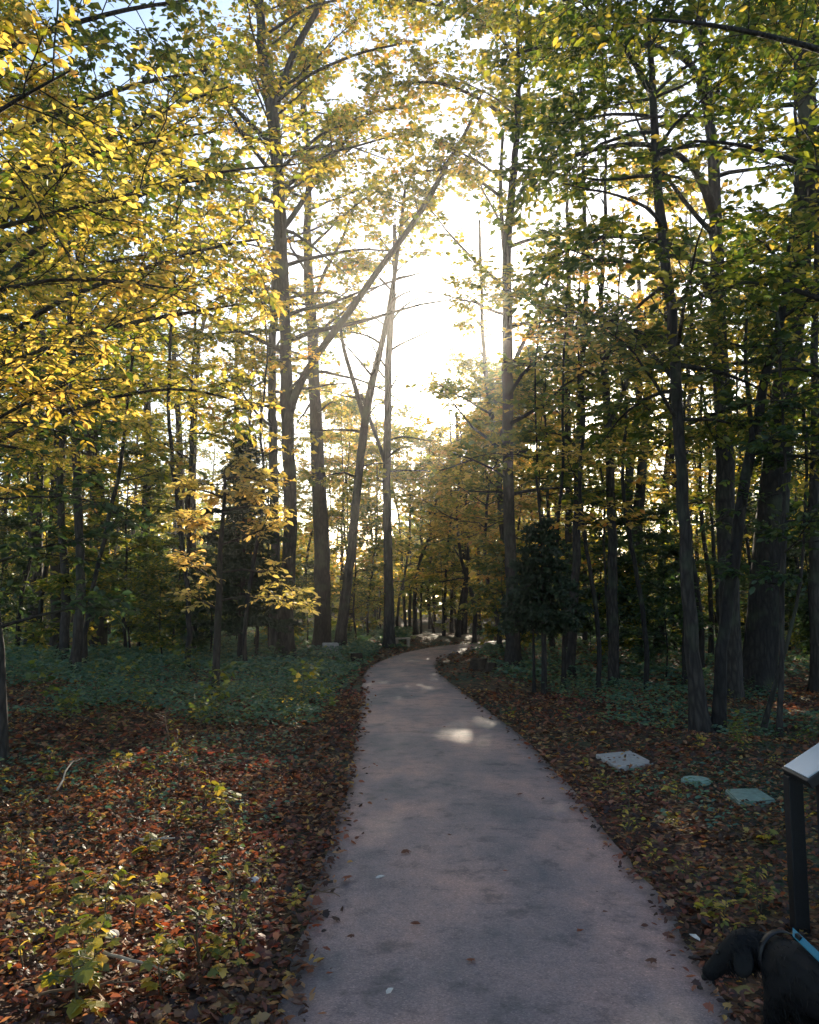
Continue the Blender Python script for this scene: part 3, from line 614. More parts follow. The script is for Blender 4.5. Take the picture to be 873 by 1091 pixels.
# ------------------------------------------------------------------ conifers
def conifer(name, label, base, h, w, seed, z0=.5, dens=1.):
    rg = np.random.default_rng(seed); root = thing(name, label, 'evergreen', base)
    t = Acc(); P = np.array([(0,0,-.1),(0.02,0,h*.3),(0,.03,h*.6),(0,0,h)]); Q, q = resample(P, [w*.07,w*.055,w*.03,.012], .3); tube(t, Q, q, 9, .15, .05, seed); t.obj('trunk', M['bark_dark'], root, True)
    br = Acc(); lf = Acc(); n = int(70*dens*h/3)
    for i in range(n):
        f = (i+rg.random())/n; z = z0+(h-z0)*f; az = i*2.399+rg.normal(0,.3); L = w*(1-f**1.5)*rg.uniform(.6,1.08)+.06
        if L < .06: continue
        B_ = curve_pts((0,0,z), [math.cos(az),math.sin(az),rg.normal(.1,.12)], L, 5, rg, -.05, .07)
        tube(br, B_, np.linspace(.012,.004,6), 4, cap=False)
        m = int(11*L/.5)+3; A=[];E=[]
        for s in range(m):
            t_ = rg.uniform(.15,1)*4.99; k = int(t_); o = lerp(B_[k],B_[k+1],t_-k); dr = B_[k+1]-B_[k]; dr /= np.linalg.norm(dr)
            hx = np.cross(dr,[0,0,1]); e = dr*rg.uniform(.4,.9)+hx*rg.choice([-1,1])*rg.uniform(.3,.9)+np.array([0,0,rg.normal(-.1,.2)])
            A.append(o); E.append(o+e/np.linalg.norm(e)*rg.uniform(.12,.26))
        A = np.array(A); E = np.array(E); prisms(br, A, E, .003, .001)
        c = 16; u = rg.random((len(A),c)); LP = A[:,None]+(E-A)[:,None]*u[:,:,None]
        LD = (E-A)[:,None]/.2*.6+rg.normal(0,.5,(len(A),c,3)); LN = rg.normal(0,1,(len(A),c,3))+np.array([0,0,.6])
        leaves(lf, LP.reshape(-1,3), LD.reshape(-1,3), LN.reshape(-1,3), rg.uniform(.05,.09,len(A)*c), LEAF_FAR)
    br.obj('branches', M['bark_dark'], root, True); lf.obj('crown', M['needle'], root)
    return root
b = gp(256,712); b[2] = Hs(b[0],b[1])
conifer('conifer', 'broad dark conifer behind the sunlit sapling, left of the tall forked tree', b, 5.6, 1.35, 5, z0=.9, dens=1.25)
b = gp(580,738); b[2] = Hs(b[0],b[1])
conifer('conifer', 'small dark evergreen on thin stems right of the path bend', b, 3.1, .82, 6, z0=1.15, dens=.85)
b = gp(569,737); b[2] = Hs(b[0],b[1])
conifer('conifer', 'thin young evergreen crowded against the left side of the small dark evergreen', b, 2.3, .45, 7, z0=1.2, dens=.9)

# ------------------------------------------------------------------ overhanging near trees: trunks outside the frame, boughs reaching in
def bough_tree(name, label, base, top, r0, boughs, leafm, seed, lsz, nl=10, ll=2.4, z0=3.5, **k):
    P = np.array([(base[0],base[1],Hs(base[0],base[1])-.1), (base[0]+.05,base[1],top*.3), (base[0]+.1,base[1]+.1,top*.65), (base[0],base[1]+.2,top)])
    lm = []
    for nd, dd0, dd1 in boughs:
        Q, q = limb_px(nd, dd0, dd1); z = np.clip(Q[0,2]-.7, 1.2, top*.9)
        o = np.array([np.interp(z, P[:,2], P[:,0]), np.interp(z, P[:,2], P[:,1]), z])
        lm.append((np.vstack([o, Q]), np.concatenate([[max(q[0]*1.8,.03)], q])))
    return T(name, label, 'tree', None, P, [r0,r0*.85,r0*.6,.03], limbs=lm, z0=z0, nl=nl, ll=ll, lsz=lsz, leafm=leafm, seed=seed, **k)
bough_tree('overhanging_tree', 'near tree reaching in from the left with long boughs of bright yellow leaves', (-4.6,5.6), 9, .16, [
    ([(-60,150,7),(0,120,5),(40,85,4),(75,75,2)], 4.6, 4.4), ([(-60,260,7),(10,235,5),(60,225,4),(110,215,3),(150,205,2)], 5.4, 5.2),
    ([(-60,330,7),(10,300,5),(70,290,4),(140,300,3),(200,310,2)], 6, 6.4), ([(-60,420,6),(0,385,5),(50,370,4),(100,355,2)], 5.4, 5),
    ([(-60,480,6),(0,440,4),(45,420,3),(80,405,2)], 5.8, 5.6), ([(-60,200,7),(20,180,5),(90,165,4),(160,150,3),(230,140,2)], 6, 7)],
    'leaf_yellow', 81, .068, nl=10, ll=2.0, z0=2.6, nsub=11, ntw=8, nlf=9, tpl=LEAF_MID, twlen=.32, prune=None)
bough_tree('overhanging_tree', 'gold leaved tree whose boughs reach from the left towards the tall forked trunk', (-6.3,10.5), 10, .17, [
    ([(40,330,6),(110,300,5),(170,280,4),(230,260,3),(275,255,2)], 8.6, 8.4), ([(40,260,6),(120,220,5),(190,190,4),(250,180,3),(315,175,2)], 8.8, 9),
    ([(40,380,6),(120,345,5),(190,335,4),(250,325,2)], 9, 9.4), ([(30,200,6),(110,150,5),(190,110,4),(250,90,2)], 9, 9.6),
    ([(60,440,5),(130,420,4),(200,410,3),(260,430,2)], 10, 11)],
    'leaf_yellow', 83, .08, nl=15, ll=2.6, z0=3.2, nsub=10, ntw=7, nlf=9, tpl=LEAF_MID, twlen=.36, prune=None)
bough_tree('overhanging_tree', 'green tree beyond the left edge with dark boughs high behind the yellow leaves', (-9.0,13), 15, .2, [
    ([(-20,60,8),(60,30,6),(130,10,5),(200,0,3)], 12, 12), ([(-20,150,8),(60,120,6),(140,90,5),(220,75,3)], 12.5, 13), ([(-20,280,8),(60,230,6),(140,200,5),(230,190,3)], 13, 13.5)],
    'leaf_green', 85, .12, nl=20, ll=3.6, z0=4, nsub=8, ntw=6, nlf=8, twlen=.45)
bough_tree('overhanging_tree', 'green tree beyond the right edge whose dense boughs fill the upper right corner', (7.2,9.0), 13, .2, [
    ([(900,60,8),(830,40,6),(760,25,5),(690,20,3)], 8.5, 8), ([(900,190,8),(840,170,6),(790,150,5),(740,150,3)], 8.5, 8), ([(900,330,8),(860,310,6),(820,300,4),(790,300,3)], 8.8, 8.6),
    ([(900,-20,8),(800,-30,6),(700,-20,5),(600,0,3)], 9, 8)],
    'leaf_green', 87, .10, nl=12, ll=3.2, z0=3.2, nsub=8, ntw=6, nlf=6, tpl=LEAF_MID, twlen=.4)
bough_tree('overhanging_tree', 'turning tree on the right with green and gold boughs spreading over the path', (5.2,13.5), 14, .17, [
    ([(740,60,7),(680,45,6),(610,40,5),(540,60,3)], 13, 12), ([(740,170,7),(690,150,6),(620,160,5),(560,190,3)], 13, 12.5), ([(740,270,7),(690,250,6),(630,250,5),(580,280,3)], 13, 13),
    ([(740,-10,7),(660,-30,6),(580,-20,5),(510,0,3)], 13, 12)],
    'leaf_mixed', 89, .11, nl=12, ll=3.0, z0=4.5, nsub=8, ntw=6, nlf=6, twlen=.45)

# ------------------------------------------------------------------ # trees in the sun's quarter beyond the bend, each grown on its own
rg = np.random.default_rng(4242)
for q, (x, y, h) in enumerate([(2.4,31,9.5),(4.6,30,11.5),(6.0,34,13),(3.2,37,10.5),(2.9,26.5,8),(4.3,25,9.5),(5.8,27.5,10.5),(3.6,29,9),(4.0,34,11),(5.6,37.5,12),(2.0,34.5,9),(7.2,31,12),(1.2,40,10),(5.2,41,14.5),(8.2,38,13),(2.6,46,12.5),(6.6,47,16),(4.2,52,16.5),(0.0,50,12),(8.8,52,16.5),(6.2,57,18.5),(-1.6,44,11),(10.5,46,15),(1.8,57,13.5),(-2.6,36,10.5),(-4.2,48,13),(5.0,46,15.6),(3.6,43,14.5),(6.8,43,15),(-.6,38.5,8.5),(.6,43,10),(-3.2,41,11),(-1.2,53,13),(1.2,49,12.2),(-5.2,40,12),(2.6,60,15.5),(-2.4,58,15),(-5,55,15),(.4,60,14.5),(-.2,46,12.3),(1.6,53,13.8),(-2,49,12.8),(2.2,43,10.5),(-3.6,52,14)]):
    n = 7; P = np.zeros((n,3)); P[:,0] = x; P[:,1] = y; P[:,2] = np.linspace(Hs(x,y)-.1,h,n); P[1:,:2] += np.cumsum(rg.normal(0,.16,(n-1,2)),0)
    T('wood_tree', 'thin tree in the pale sunlit far wood beyond the path bend', 'tree', 'thin trees in the sunlit wood beyond the bend', P, rg.uniform(.06,.11)*(1-np.linspace(0,1,n)*.85), z0=2.0, nl=16, ll=2.6, nsub=6, ntw=5, nlf=5, lsz=.19,
      leafm=['leaf_mixed','leaf_yellow','leaf_mixed'][q%3], barkm='bark', seed=500+q, sides=8, twlen=.6)
# ------------------------------------------------------------------ the rest of the wood: prototypes and copies
rg = np.random.default_rng(77); random.seed(5)
protos = []
for q, (h, r0, z0, lfm, bk) in enumerate([(15,.13,4.5,'leaf_green','bark'),(17,.17,5.5,'leaf_mixed','bark'),(13,.09,3.5,'leaf_green','bark_dark'),(16,.15,4,'leaf_green','bark_grey'),
        (12,.08,3.2,'leaf_yellow','bark_dark'),(14,.11,3.8,'leaf_mixed','bark_dark')]):
    n = 8; P = np.zeros((n,3)); P[:,2] = np.linspace(-.1,h,n); P[1:,:2] = np.cumsum(rg.normal(0,.14,(n-1,2)),0)
    rad = r0*(1-np.linspace(0,1,n)**1.2*.9)
    protos.append(T('wood_tree', 'x', 'tree', None, P, rad, z0=z0, nl=19, ll=3.0, nsub=6, ntw=5, nlf=5, lsz=.17, leafm=lfm, barkm=bk, seed=200+q, prune=None, sides=9, origin=(0,0,0), twlen=.6))
bushes = []
for q, (h, lfm) in enumerate([(3.2,'leaf_dark'),(2.4,'leaf_green'),(4.4,'leaf_green'),(3.8,'leaf_mixed'),(1.7,'leaf_dark')]):
    P = np.zeros((5,3)); P[:,2] = np.linspace(-.06,h,5); P[1:,:2] = np.cumsum(rg.normal(0,.07,(4,2)),0)
    bushes.append(T('understorey_sapling', 'x', 'sapling', None, P, np.linspace(.028,.008,5)*h/3, z0=.45, nl=18, ll=h*.36, nsub=6, ntw=5, nlf=6, lsz=.11, leafm=lfm, barkm='bark_dark', seed=300+q, prune=None, sides=6, origin=(0,0,0), elev=(0,.6), flare=.1, twlen=.35))
def blocks(x, y, r_, h):                # would a crown here stand in one of the sun's openings?
    for c, q in zip(OPEN_C, OPEN_R):
        t = (x-c[0])*math.sin(SUN_AZ)+(y-c[1])*math.cos(SUN_AZ)
        off = abs((x-c[0])*math.cos(SUN_AZ)-(y-c[1])*math.sin(SUN_AZ))
        z = c[2]+t*math.tan(SUN_EL)
        if t > 0 and off < r_+q*.6 and 3.0 < z < h: return True
    return False
poles = []
for q, (h, r0, lfm) in enumerate([(10,.05,'leaf_mixed'),(8.5,.038,'leaf_green'),(11,.06,'leaf_yellow')]):
    n = 8; P = np.zeros((n,3)); P[:,2] = np.linspace(-.1,h,n); P[1:,:2] = np.cumsum(rg.normal(0,.13,(n-1,2)),0)
    poles.append(T('pole_tree', 'x', 'tree', None, P, r0*(1-np.linspace(0,1,n)*.8), z0=3.4, nl=9, ll=1.8, nsub=5, ntw=4, nlf=5, lsz=.13, leafm=lfm, barkm='bark_dark', seed=400+q, prune=None, sides=7, origin=(0,0,0), twlen=.45))
first = {}
def place(proto, x, y, s, label, group, sz=1.):
    o = proto if proto.name not in first else copy_tree(proto)
    first[proto.name] = 1
    o.location = (x, y, Hs(x, y)); o.rotation_euler = (rg.normal(0,.025), rg.normal(0,.025), rg.uniform(0,6.28)); o.scale = (s,s,s*sz)
    o['label'] = label; o['group'] = group; return o
placed = [(o.location.x, o.location.y) for o in COL.objects if o.parent is None and o.get('category') in ('tree','sapling','evergreen') and o['label'] != 'x']
def free(x, y, m):
    return all((x-a)**2+(y-b)**2 > m*m for a, b in placed)
def in_lane(x, y, m):                  # the path and the sun's lane over it stay open
    return float(path_dist(np.array([x]), np.array([y]))[0]) < m
for side, n, lab in ((-1,46,'slender dark tree in the deep wood left of the path'),(1,46,'slender dark tree in the deep wood right of the path')):
    c = 0; tries = 0
    while c < n and tries < 6000:
        tries += 1; y = rg.uniform(19,66)**1.0; y = 19+41*rg.random()**.85
        x = side*rg.uniform(.8, .62*y+3)
        ax = math.degrees(math.atan2(x-0, y))
        if in_lane(x, y, 2.2) or not free(x, y, 1.7 if side > 0 else 2.0): continue
        if -2.2 < ax < 10 and y < 30: continue
        s = rg.uniform(.75,1.15); k = int(rg.integers(0,6))
        if blocks(x, y, 2.3*s, 14.5*s): continue
        if -1.5 < ax < 13: continue
        placed.append((x,y)); c += 1
        place(protos[k], x, y, s, lab, 'slender trees deep in the wood '+('left' if side<0 else 'right')+' of the path')
for side, n, lab in ((-1,26,'thin pole-like tree among the bigger trunks left of the path'),(1,38,'thin pole-like tree among the bigger trunks right of the path')):
    c = 0; tries = 0
    while c < n and tries < 6000:
        tries += 1; y = (13.5 if side > 0 else 17)+30*rg.random()**1.1; x = side*rg.uniform(1.4, .56*y)
        ax = math.degrees(math.atan2(x, y))
        if in_lane(x, y, 1.7) or not free(x, y, .8) or (-3 < ax < 9 and y < 26): continue
        placed.append((x,y)); c += 1
        place(poles[int(rg.integers(0,3))], x, y, rg.uniform(.75,1.2), lab, 'pole-like trees '+('left' if side<0 else 'right')+' of the path')
# unseen trees behind and beside the viewer, added to block flat sky light
c = 0
while c < 26:
    y = rg.uniform(-24,7); x = rg.choice([-1,1])*rg.uniform(3.4,17)
    if abs(x) < .7*y+3.0 or in_lane(x,y,2.4) or not free(x,y,2.6): continue
    placed.append((x,y)); c += 1
    place(protos[int(rg.integers(0,4))], x, y, rg.uniform(.85,1.1), 'unseen tree added behind the viewer to block sky light', 'unseen trees added behind the viewer')
for side, n, lab in ((-1,60,'leafy young tree of the undergrowth left of the path'),(1,85,'leafy young tree of the undergrowth right of the path')):
    c = 0; tries = 0
    while c < n and tries < 6000:
        tries += 1; y = (15 if side > 0 else 19)+45*rg.random()**1.1; x = side*rg.uniform(1.2, .6*y+1)
        if in_lane(x, y, 1.8) or not free(x, y, .8): continue
        if side > 0 and y < 22 and x < 3.2: continue
        placed.append((x,y)); c += 1
        k = int(rg.choice([0,1,2,4,0])) if abs(math.degrees(math.atan2(x,y))-3) > 8 else int(rg.choice([2,3,3,1]))
        place(bushes[k], x, y, rg.uniform(.7,1.25), lab, 'young trees of the undergrowth '+('left' if side<0 else 'right')+' of the path')
# the far wood closing the view
a = Acc(); n = 52000
th = rg.uniform(R(-48),R(48),n); dd = rg.uniform(68,100,n); x = np.sin(th)*dd; y = np.cos(th)*dd
hm = 8.5+3*np.sin(th*17)+2*np.sin(th*41+1); z = hm*rg.random(n)**.9
D = rg.normal(0,1,(n,3)); Nn = rg.normal(0,1,(n,3))+np.array([0,-.4,.8])
leaves(a, np.stack([x,y,z],1), D, Nn, rg.uniform(.45,.95,n), LEAF_FAR)
tag(a.obj('far_wood', M['leaf_mixed']), 'distant mass of foliage closing the view behind the trunks', 'woodland', kind='stuff')

# ================================================================== SMALL THINGS
def box(acc, c, s, rot=None):
    v = np.array([(i,j,k) for i in (-.5,.5) for j in (-.5,.5) for k in (-.5,.5)])*np.array(s)
    if rot is not None: v = v@np.array(rot).T
    acc.add(v+np.array(c), None, [(0,1,3,2),(4,6,7,5),(0,4,5,1),(2,3,7,6),(0,2,6,4),(1,5,7,3)])
def bevel(o, w, seg=2):
    m = o.modifiers.new('edge', 'BEVEL'); m.width = w; m.segments = seg; m.limit_method = 'ANGLE'
def slab_from(name, label, cat, corners, th, m, lift=.03):
    C = [gp(*c) for c in corners]; c0 = sum(C)/len(C); z = Hs(c0[0],c0[1])+lift+.02
    a = Acc(); v = [(p[0]-c0[0],p[1]-c0[1],zz) for zz in (-th,0) for p in C]; n = len(C)
    f = [(i,(i+1)%n,n+(i+1)%n,n+i) for i in range(n)]
    a.add(v, None, f+[(4,5,6,7),(3,2,1,0)])
    o = a.obj(name, m); o.location = (c0[0],c0[1],z+.0); tag(o, label, cat); return o, C, c0
o, C, c0 = slab_from('concrete_slab', 'square pale concrete slab lying in the leaf litter right of the path', 'slab', [(635,808),(660,823),(697,817),(672,804)], .14, M['concrete'], .012); bevel(o,.008)
o.location.z += 0
# green utility lid: a shallow box with a lid part
C = [gp(*c) for c in [(773,849),(788,864),(828,861),(808,848)]]; c0 = sum(C)/4
root = thing('utility_cover', 'low rectangular green utility cover between the round lid and the sign post', 'utility cover', (c0[0],c0[1],Hs(c0[0],c0[1])))
for nm, sc_, za, zb in (('box',1.0,-.08,.024),('lid',.95,.024,.036)):
    a = Acc(); v = [((p[0]-c0[0])*sc_,(p[1]-c0[1])*sc_,zz) for zz in (za,zb) for p in C]
    a.add(v, None, [(i,(i+1)%4,4+(i+1)%4,4+i) for i in range(4)]+[(4,5,6,7),(3,2,1,0)]); o = a.obj(nm, M['green_lid'], root); bevel(o,.006)
c = gp(742,837); root = thing('valve_cover', 'small round grey green lid between the concrete slab and the green utility cover', 'utility cover', (c[0],c[1],Hs(c[0],c[1])))
for nm, r_, za, zb in (('collar',.125,-.05,.028),('lid',.108,.028,.042)):
    a = Acc(); an = np.arange(24)/24*2*math.pi; v = [(math.cos(t)*r_,math.sin(t)*r_,z) for z in (za,zb) for t in an]
    a.add(v, None, [(i,(i+1)%24,24+(i+1)%24,24+i) for i in range(24)]); a.add([v[24+i] for i in range(24)]+[(0,0,zb)], [(i,(i+1)%24,24) for i in range(24)])
    o = a.obj(nm, M['round_lid'], root); bevel(o,.004)

# low lectern sign facing the path
A_ = px(832,818,4.22); B_ = px(854,830,3.98)
zt = (A_[2]+B_[2])/2
root = thing('lectern_sign', 'low black lectern sign with a pale tilted panel at the right edge of the view', 'sign', (A_[0]+.1, (A_[1]+B_[1])/2, Hs(2.1,4.1)))
O = np.array(root.location)
ax = B_-A_; ax[2] = 0; Lw = np.linalg.norm(ax); ax /= Lw
pp = np.array([-ax[1], ax[0], 0]); 
if pp[0] < 0: pp = -pp
tl = R(33); up_ = pp*math.cos(tl)+np.array([0,0,math.sin(tl)]); nn = np.cross(up_, -ax); 
if nn[2] < 0: nn = -nn
Lw = max(Lw, .30); Lu = .62
Rm = np.stack([ax, up_, nn], 1)
ctr = A_-O; ctr[2] = zt-O[2]
ctr = ctr+ax*(Lw/2)+up_*(Lu/2)
a = Acc(); box(a, ctr-nn*.022, (Lw,Lu,.044), Rm); o = a.obj('panel_tray', M['black_metal'], root); bevel(o,.004)
a = Acc(); box(a, ctr+nn*.003, (Lw-.035,Lu-.035,.006), Rm); a.obj('panel', M['panel'], root)
for s, w_, (u0, v0) in ((0,.07,(.05,.045)),(1,.07,(Lw-.03,.12)),(2,.075,(.05,.5)),(3,.075,(Lw-.05,.5))):
    p = (A_-O)+ax*u0+pp*v0*math.cos(tl); ztop = zt-O[2]+v0*math.sin(tl)-.05
    a = Acc(); box(a, (p[0],p[1],(ztop-.2)/2), (w_,w_,ztop+.2), np.stack([ax,pp,[0,0,1]],1)); o = a.obj('post', M['black_metal'], root); bevel(o,.004)

# bench, block, stumps near the bend
p = gp(429,690); root = thing('bench', 'tiny pale low bench at the left side of the path bend', 'bench', (p[0],p[1],Hs(p[0],p[1])), R(10))
a = Acc(); box(a,(0,0,.27),(.56,.22,.05)); o = a.obj('seat', M['oldwood'], root); bevel(o,.01)
for s in (-1,1): a = Acc(); box(a,(s*.2,0,.11),(.09,.2,.26)); o = a.obj('leg', M['oldwood'], root); bevel(o,.01)
p = gp(352,700); a = Acc(); box(a,(0,0,.15),(.46,.36,.42)); o = a.obj('stone_block', M['stone']); bevel(o,.03,3); o.location = (p[0],p[1],Hs(p[0],p[1])); o.rotation_euler = (0,0,.15)
tag(o, 'pale square stone block at the foot of the leaning tree left of the bend', 'stone block')
def stump(x, y, r_, h, lab, seed):
    p = gp(x,y); a = Acc(); n = 6; P = np.stack([np.zeros(n),np.zeros(n),np.linspace(-.1,h,n)],1); tube(a, P, np.linspace(r_*1.25,r_,n), 12, .1, .1, seed)
    o = a.obj('tree_stump', M['deadwood'], None, True); o.location = (p[0],p[1],Hs(p[0],p[1])); tag(o, lab, 'stump')
stump(380,709,.14,.3,'short dark stump between the pale stone block and the path',1)
stump(510,713,.2,.26,'wide low stump right of the path beside the tree below the sun',2)
stump(523,714,.13,.18,'small stump right of the wide low stump by the path',3)

# seedlings in the litter
def seedling(h, nl, seed, lsz, bare=False):
    rg = np.random.default_rng(seed); root = thing('seedling', 'x', 'seedling')
    st = Acc(); lf = Acc(); P = curve_pts((0,0,-.02),(rg.normal(0,.15),rg.normal(0,.15),1),h,6,rg,.05,.08); tube(st,P,np.linspace(.006,.002,7),5,cap=False)
    LP=[];LD=[]
    for i in range(nl):
        t = .3+.7*(i+rg.random())/nl; q = min(t*6,5.99); k = int(q); o = lerp(P[k],P[k+1],q-k); az = i*2.4+rg.normal(0,.4)
        L = h*rg.uniform(.25,.5); e = np.array([math.cos(az),math.sin(az),rg.uniform(.2,.8)]); e /= np.linalg.norm(e)
        Q = curve_pts(o,e,L,3,rg,0,.15); tube(st,Q,np.linspace(.003,.0012,4),3,cap=False)
        if not bare:
            for t2 in np.linspace(.35,1,4):
                q2 = min(t2*3,2.99); k2 = int(q2); LP.append(lerp(Q[k2],Q[k2+1],q2-k2)); LD.append(np.array([math.cos(az+rg.normal(0,.9)),math.sin(az+rg.normal(0,.9)),rg.normal(-.1,.2)]))
    st.obj('stem', M['stem' if not bare else 'twig'], root, True)
    if LP:
        n = len(LP); leaves(lf, LP, np.array(LD), np.array([0,0,1.])+rg.normal(0,.4,(n,3)), lsz*rg.uniform(.6,1.2,n), LEAF_MAPLE if seed%2 else LEAF_MID); lf.obj('foliage', M['seedling'], root)
    return root
sp = [seedling(.28,7,1,.055), seedling(.2,5,3,.06), seedling(.36,9,4,.05), seedling(.15,4,5,.07), seedling(.24,8,6,.045)]
plant = []
for q in range(3):
    p_ = seedling([.55,.75,.45][q], [11,13,9][q], 30+q, [.1,.11,.085][q]); p_['category'] = 'plant'; p_.name = 'leafy_plant'; plant.append(p_)
    [c_ for c_ in p_.children if c_.name.startswith('foliage')][0].data.materials[0] = M['leaf_dark' if q == 0 else 'leaf_green']
bare = seedling(.34,12,9,0,True)
used = set()
def put(proto, x, y, s, label, group=None):
    o = proto if id(proto) not in used else copy_tree(proto); used.add(id(proto))
    p = gp(x,y); o.location = (p[0],p[1],Hs(p[0],p[1])); o.rotation_euler = (0,0,rg.uniform(0,6.28)); o.scale = (s,s,s); o['label'] = label
    if group: o['group'] = group
    elif 'group' in o: del o['group']
put(bare,182,800,1.25,'bare branching dead seedling standing at the upper edge of the sunlit litter')
put(bare,214,783,1.1,'smaller bare dead seedling beside the larger one, in front of the sapling')
put(sp[2],190,842,1.2,'tall yellow seedling below the bare dead seedling in the sunlit litter')
put(sp[0],238,888,1.25,'wide gold seedling in the middle of the sunlit litter near the path')
put(sp[4],212,1032,1.3,'upright gold seedling at the bottom left closest to the path')
put(sp[3],85,1085,1.5,'big leaved yellow seedling at the very bottom of the view')
put(sp[1],78,1050,1.2,'yellow seedling just above the big leaved one at the bottom')
put(sp[2],305,770,1.0,'bright green seedling near the left path edge in front of the tall forked tree')
for i in range(46):
    x = rg.uniform(0,330); y = rg.uniform(790,1085)
    if x > 365-(y-790)*.25: continue
    put(sp[int(rg.integers(0,5))], x, y, rg.uniform(.5,1.05), 'small seedling with green and yellow leaves in the litter left of the path', 'seedlings in the litter left of the path')
for i in range(26):
    y = rg.uniform(745,1000); xe = np.interp(y,[745,1000],[520,760]); x = rg.uniform(xe,873); p_ = gp(x,y)
    if any((p_[0]-a_)**2+(p_[1]-b_)**2 < (r_+.05)**2 for a_, b_, r_ in CLEAR): continue
    put(sp[int(rg.integers(0,5))], x, y, rg.uniform(.4,.9), 'small green seedling in the dark litter right of the path', 'seedlings in the litter right of the path')

for side, n, lab in ((-1,44,'low leafy green plant standing in the ground cover left of the path'),(1,40,'low leafy green plant at the foot of the trunks right of the path')):
    c = 0
    while c < n:
        x, y = (rg.uniform(0,370), rg.uniform(668,800)) if side < 0 else (rg.uniform(500,873), rg.uniform(700,815))
        p = gp(x,y)
        if float(path_dist(p[0:1],p[1:2])[0]) < .4 or (side > 0 and y > 760 and x < 700): continue
        put(plant[int(rg.integers(0,3)) if side < 0 else int(rg.choice([0,2]))], x, y, (rg.uniform(.55,1.1) if side < 0 else rg.uniform(.3,.75))*np.interp(p[1],[7,25],[.7,1.5]), lab, 'leafy plants in the undergrowth '+('left' if side<0 else 'right')+' of the path'); c += 1

# bits lying on the path
def ground_bit(name, x, y, s, m, label, cat, tpl=LEAF_MAPLE, rot=0, tilt=.2, group=None):
    p = gp(x,y); a = Acc(); leaves(a, [(0,0,0)], np.array([[1.,0,0]]), np.array([[tilt,.1,1]]), s, tpl)
    o = a.obj(name, M[m]); o.location = (p[0],p[1],.062); o.rotation_euler = (0,0,rot); tag(o, label, cat, group)
ground_bit('fallen_leaf', 400,948,.06,'whiteleaf','pale bleached leaf lying alone on the path left of centre','leaf',LEAF_CURL,.2)
ground_bit('fallen_leaf', 412,1077,.05,'whiteleaf','small pale leaf on the path at the bottom of the view','leaf',LEAF_CURL,1)
ground_bit('fallen_leaf', 747,1018,.07,'whiteleaf','pale pinkish leaf at the right path edge beside the dog','leaf',LEAF_CURL,2)
for i,(x,y) in enumerate([(377,1012),(355,1029),(437,917),(480,900),(556,855),(400,822),(372,948),(436,998),(365,880),(470,780),(540,940),(620,1005),(330,1050),(345,985),(440,745),(415,860),(500,1040),(378,905),(700,1040),(650,985)]):
    ground_bit('fallen_leaf', x+rg.uniform(-3,3), y, rg.uniform(.03,.065), 'litter', 'small brown dry leaf lying on the grey path', 'leaf', LEAF_CURL if i%2 else LEAF_MAPLE, rg.uniform(0,6), rg.normal(0,.3), 'brown leaves on the path')
def stick(x0,y0,x1,y1,r_,m,label,z=.06,arc=.0):
    A1 = gp(x0,y0); B1 = gp(x1,y1); A1[2] = Hs(A1[0],A1[1]); B1[2] = Hs(B1[0],B1[1]); zz = z
    n = 8; P = np.array([lerp(A1,B1,t) for t in np.linspace(0,1,n)]); P[:,2] += zz+arc*np.sin(np.linspace(0,3.14,n)); P[1:-1] += rg.normal(0,.012,(n-2,3))*np.array([1,1,.2])
    a = Acc(); tube(a,P,np.linspace(r_,r_*.4,n),6); 
    mid = P[4]; k = mid+(P[5]-P[4])*1.2+np.array([.06,.05,.01]); tube(a,np.array([mid,(mid+k)/2,k]),[r_*.5,r_*.4,r_*.2],5)
    o = a.obj('fallen_twig', M[m], None, True, A1); o.location = A1; tag(o,label,'twig')
stick(322,955,362,968,.006,'twig','thin dark twig lying across the left edge of the path')
stick(110,1035,178,1053,.009,'oldwood','pale forked stick lying in the litter at the lower left')
stick(148,912,186,908,.01,'oldwood','pale short stick in the sunlit red litter')
stick(40,1088,150,1062,.007,'twig','long brown twig crossing the litter at the bottom left')
stick(60,860,84,826,.008,'oldwood','upright leaning stick at the left of the litter',.05,.1)
for (x,y,r_,l) in [(270,944,.035,'small white stone in the litter near the left path edge'),(118,1007,.035,'small pale stone in the shaded litter far from the path')]:
    bm = bmesh.new(); bmesh.ops.create_icosphere(bm, subdivisions=3, radius=r_)
    for v in bm.verts: v.co *= 1+.25*mnoise.noise(v.co*30+Vector((x,0,0))); v.co.z *= .55
    me = bpy.data.meshes.new('pebble'); bm.to_mesh(me); bm.free(); me.materials.append(M['stone'])
    for p_ in me.polygons: p_.use_smooth = True
    o = link('pebble', me); p = gp(x,y); o.location = (p[0],p[1],Hs(p[0],p[1])+.03); tag(o,l,'stone')

# ================================================================== THE DOG
def skin_mesh(name, verts, edges, radii, root=0, sub=2):
    me = bpy.data.meshes.new(name); me.from_pydata(verts, edges, []); o = bpy.data.objects.new(name, me); COL.objects.link(o)
    m = o.modifiers.new('skin','SKIN'); 
    if not me.skin_vertices: me.attributes  # layer made by the modifier below
    bpy.context.view_layer.objects.active = o
    sv = me.skin_vertices[0].data if me.skin_vertices else None
    if sv is None:
        bpy.ops.mesh.customdata_skin_add(); sv = me.skin_vertices[0].data
    for i, r_ in enumerate(radii):
        sv[i].radius = (r_, r_) if not isinstance(r_, tuple) else r_
        sv[i].use_root = i == root
    s = o.modifiers.new('smooth','SUBSURF'); s.levels = sub; s.render_levels = sub
    dg = bpy.context.evaluated_depsgraph_get(); ev = o.evaluated_get(dg); out = bpy.data.meshes.new_from_object(ev)
    bpy.data.objects.remove(o); bpy.data.meshes.remove(me); out.name = name
    for p_ in out.polygons: p_.use_smooth = True
    out.materials.clear(); return out
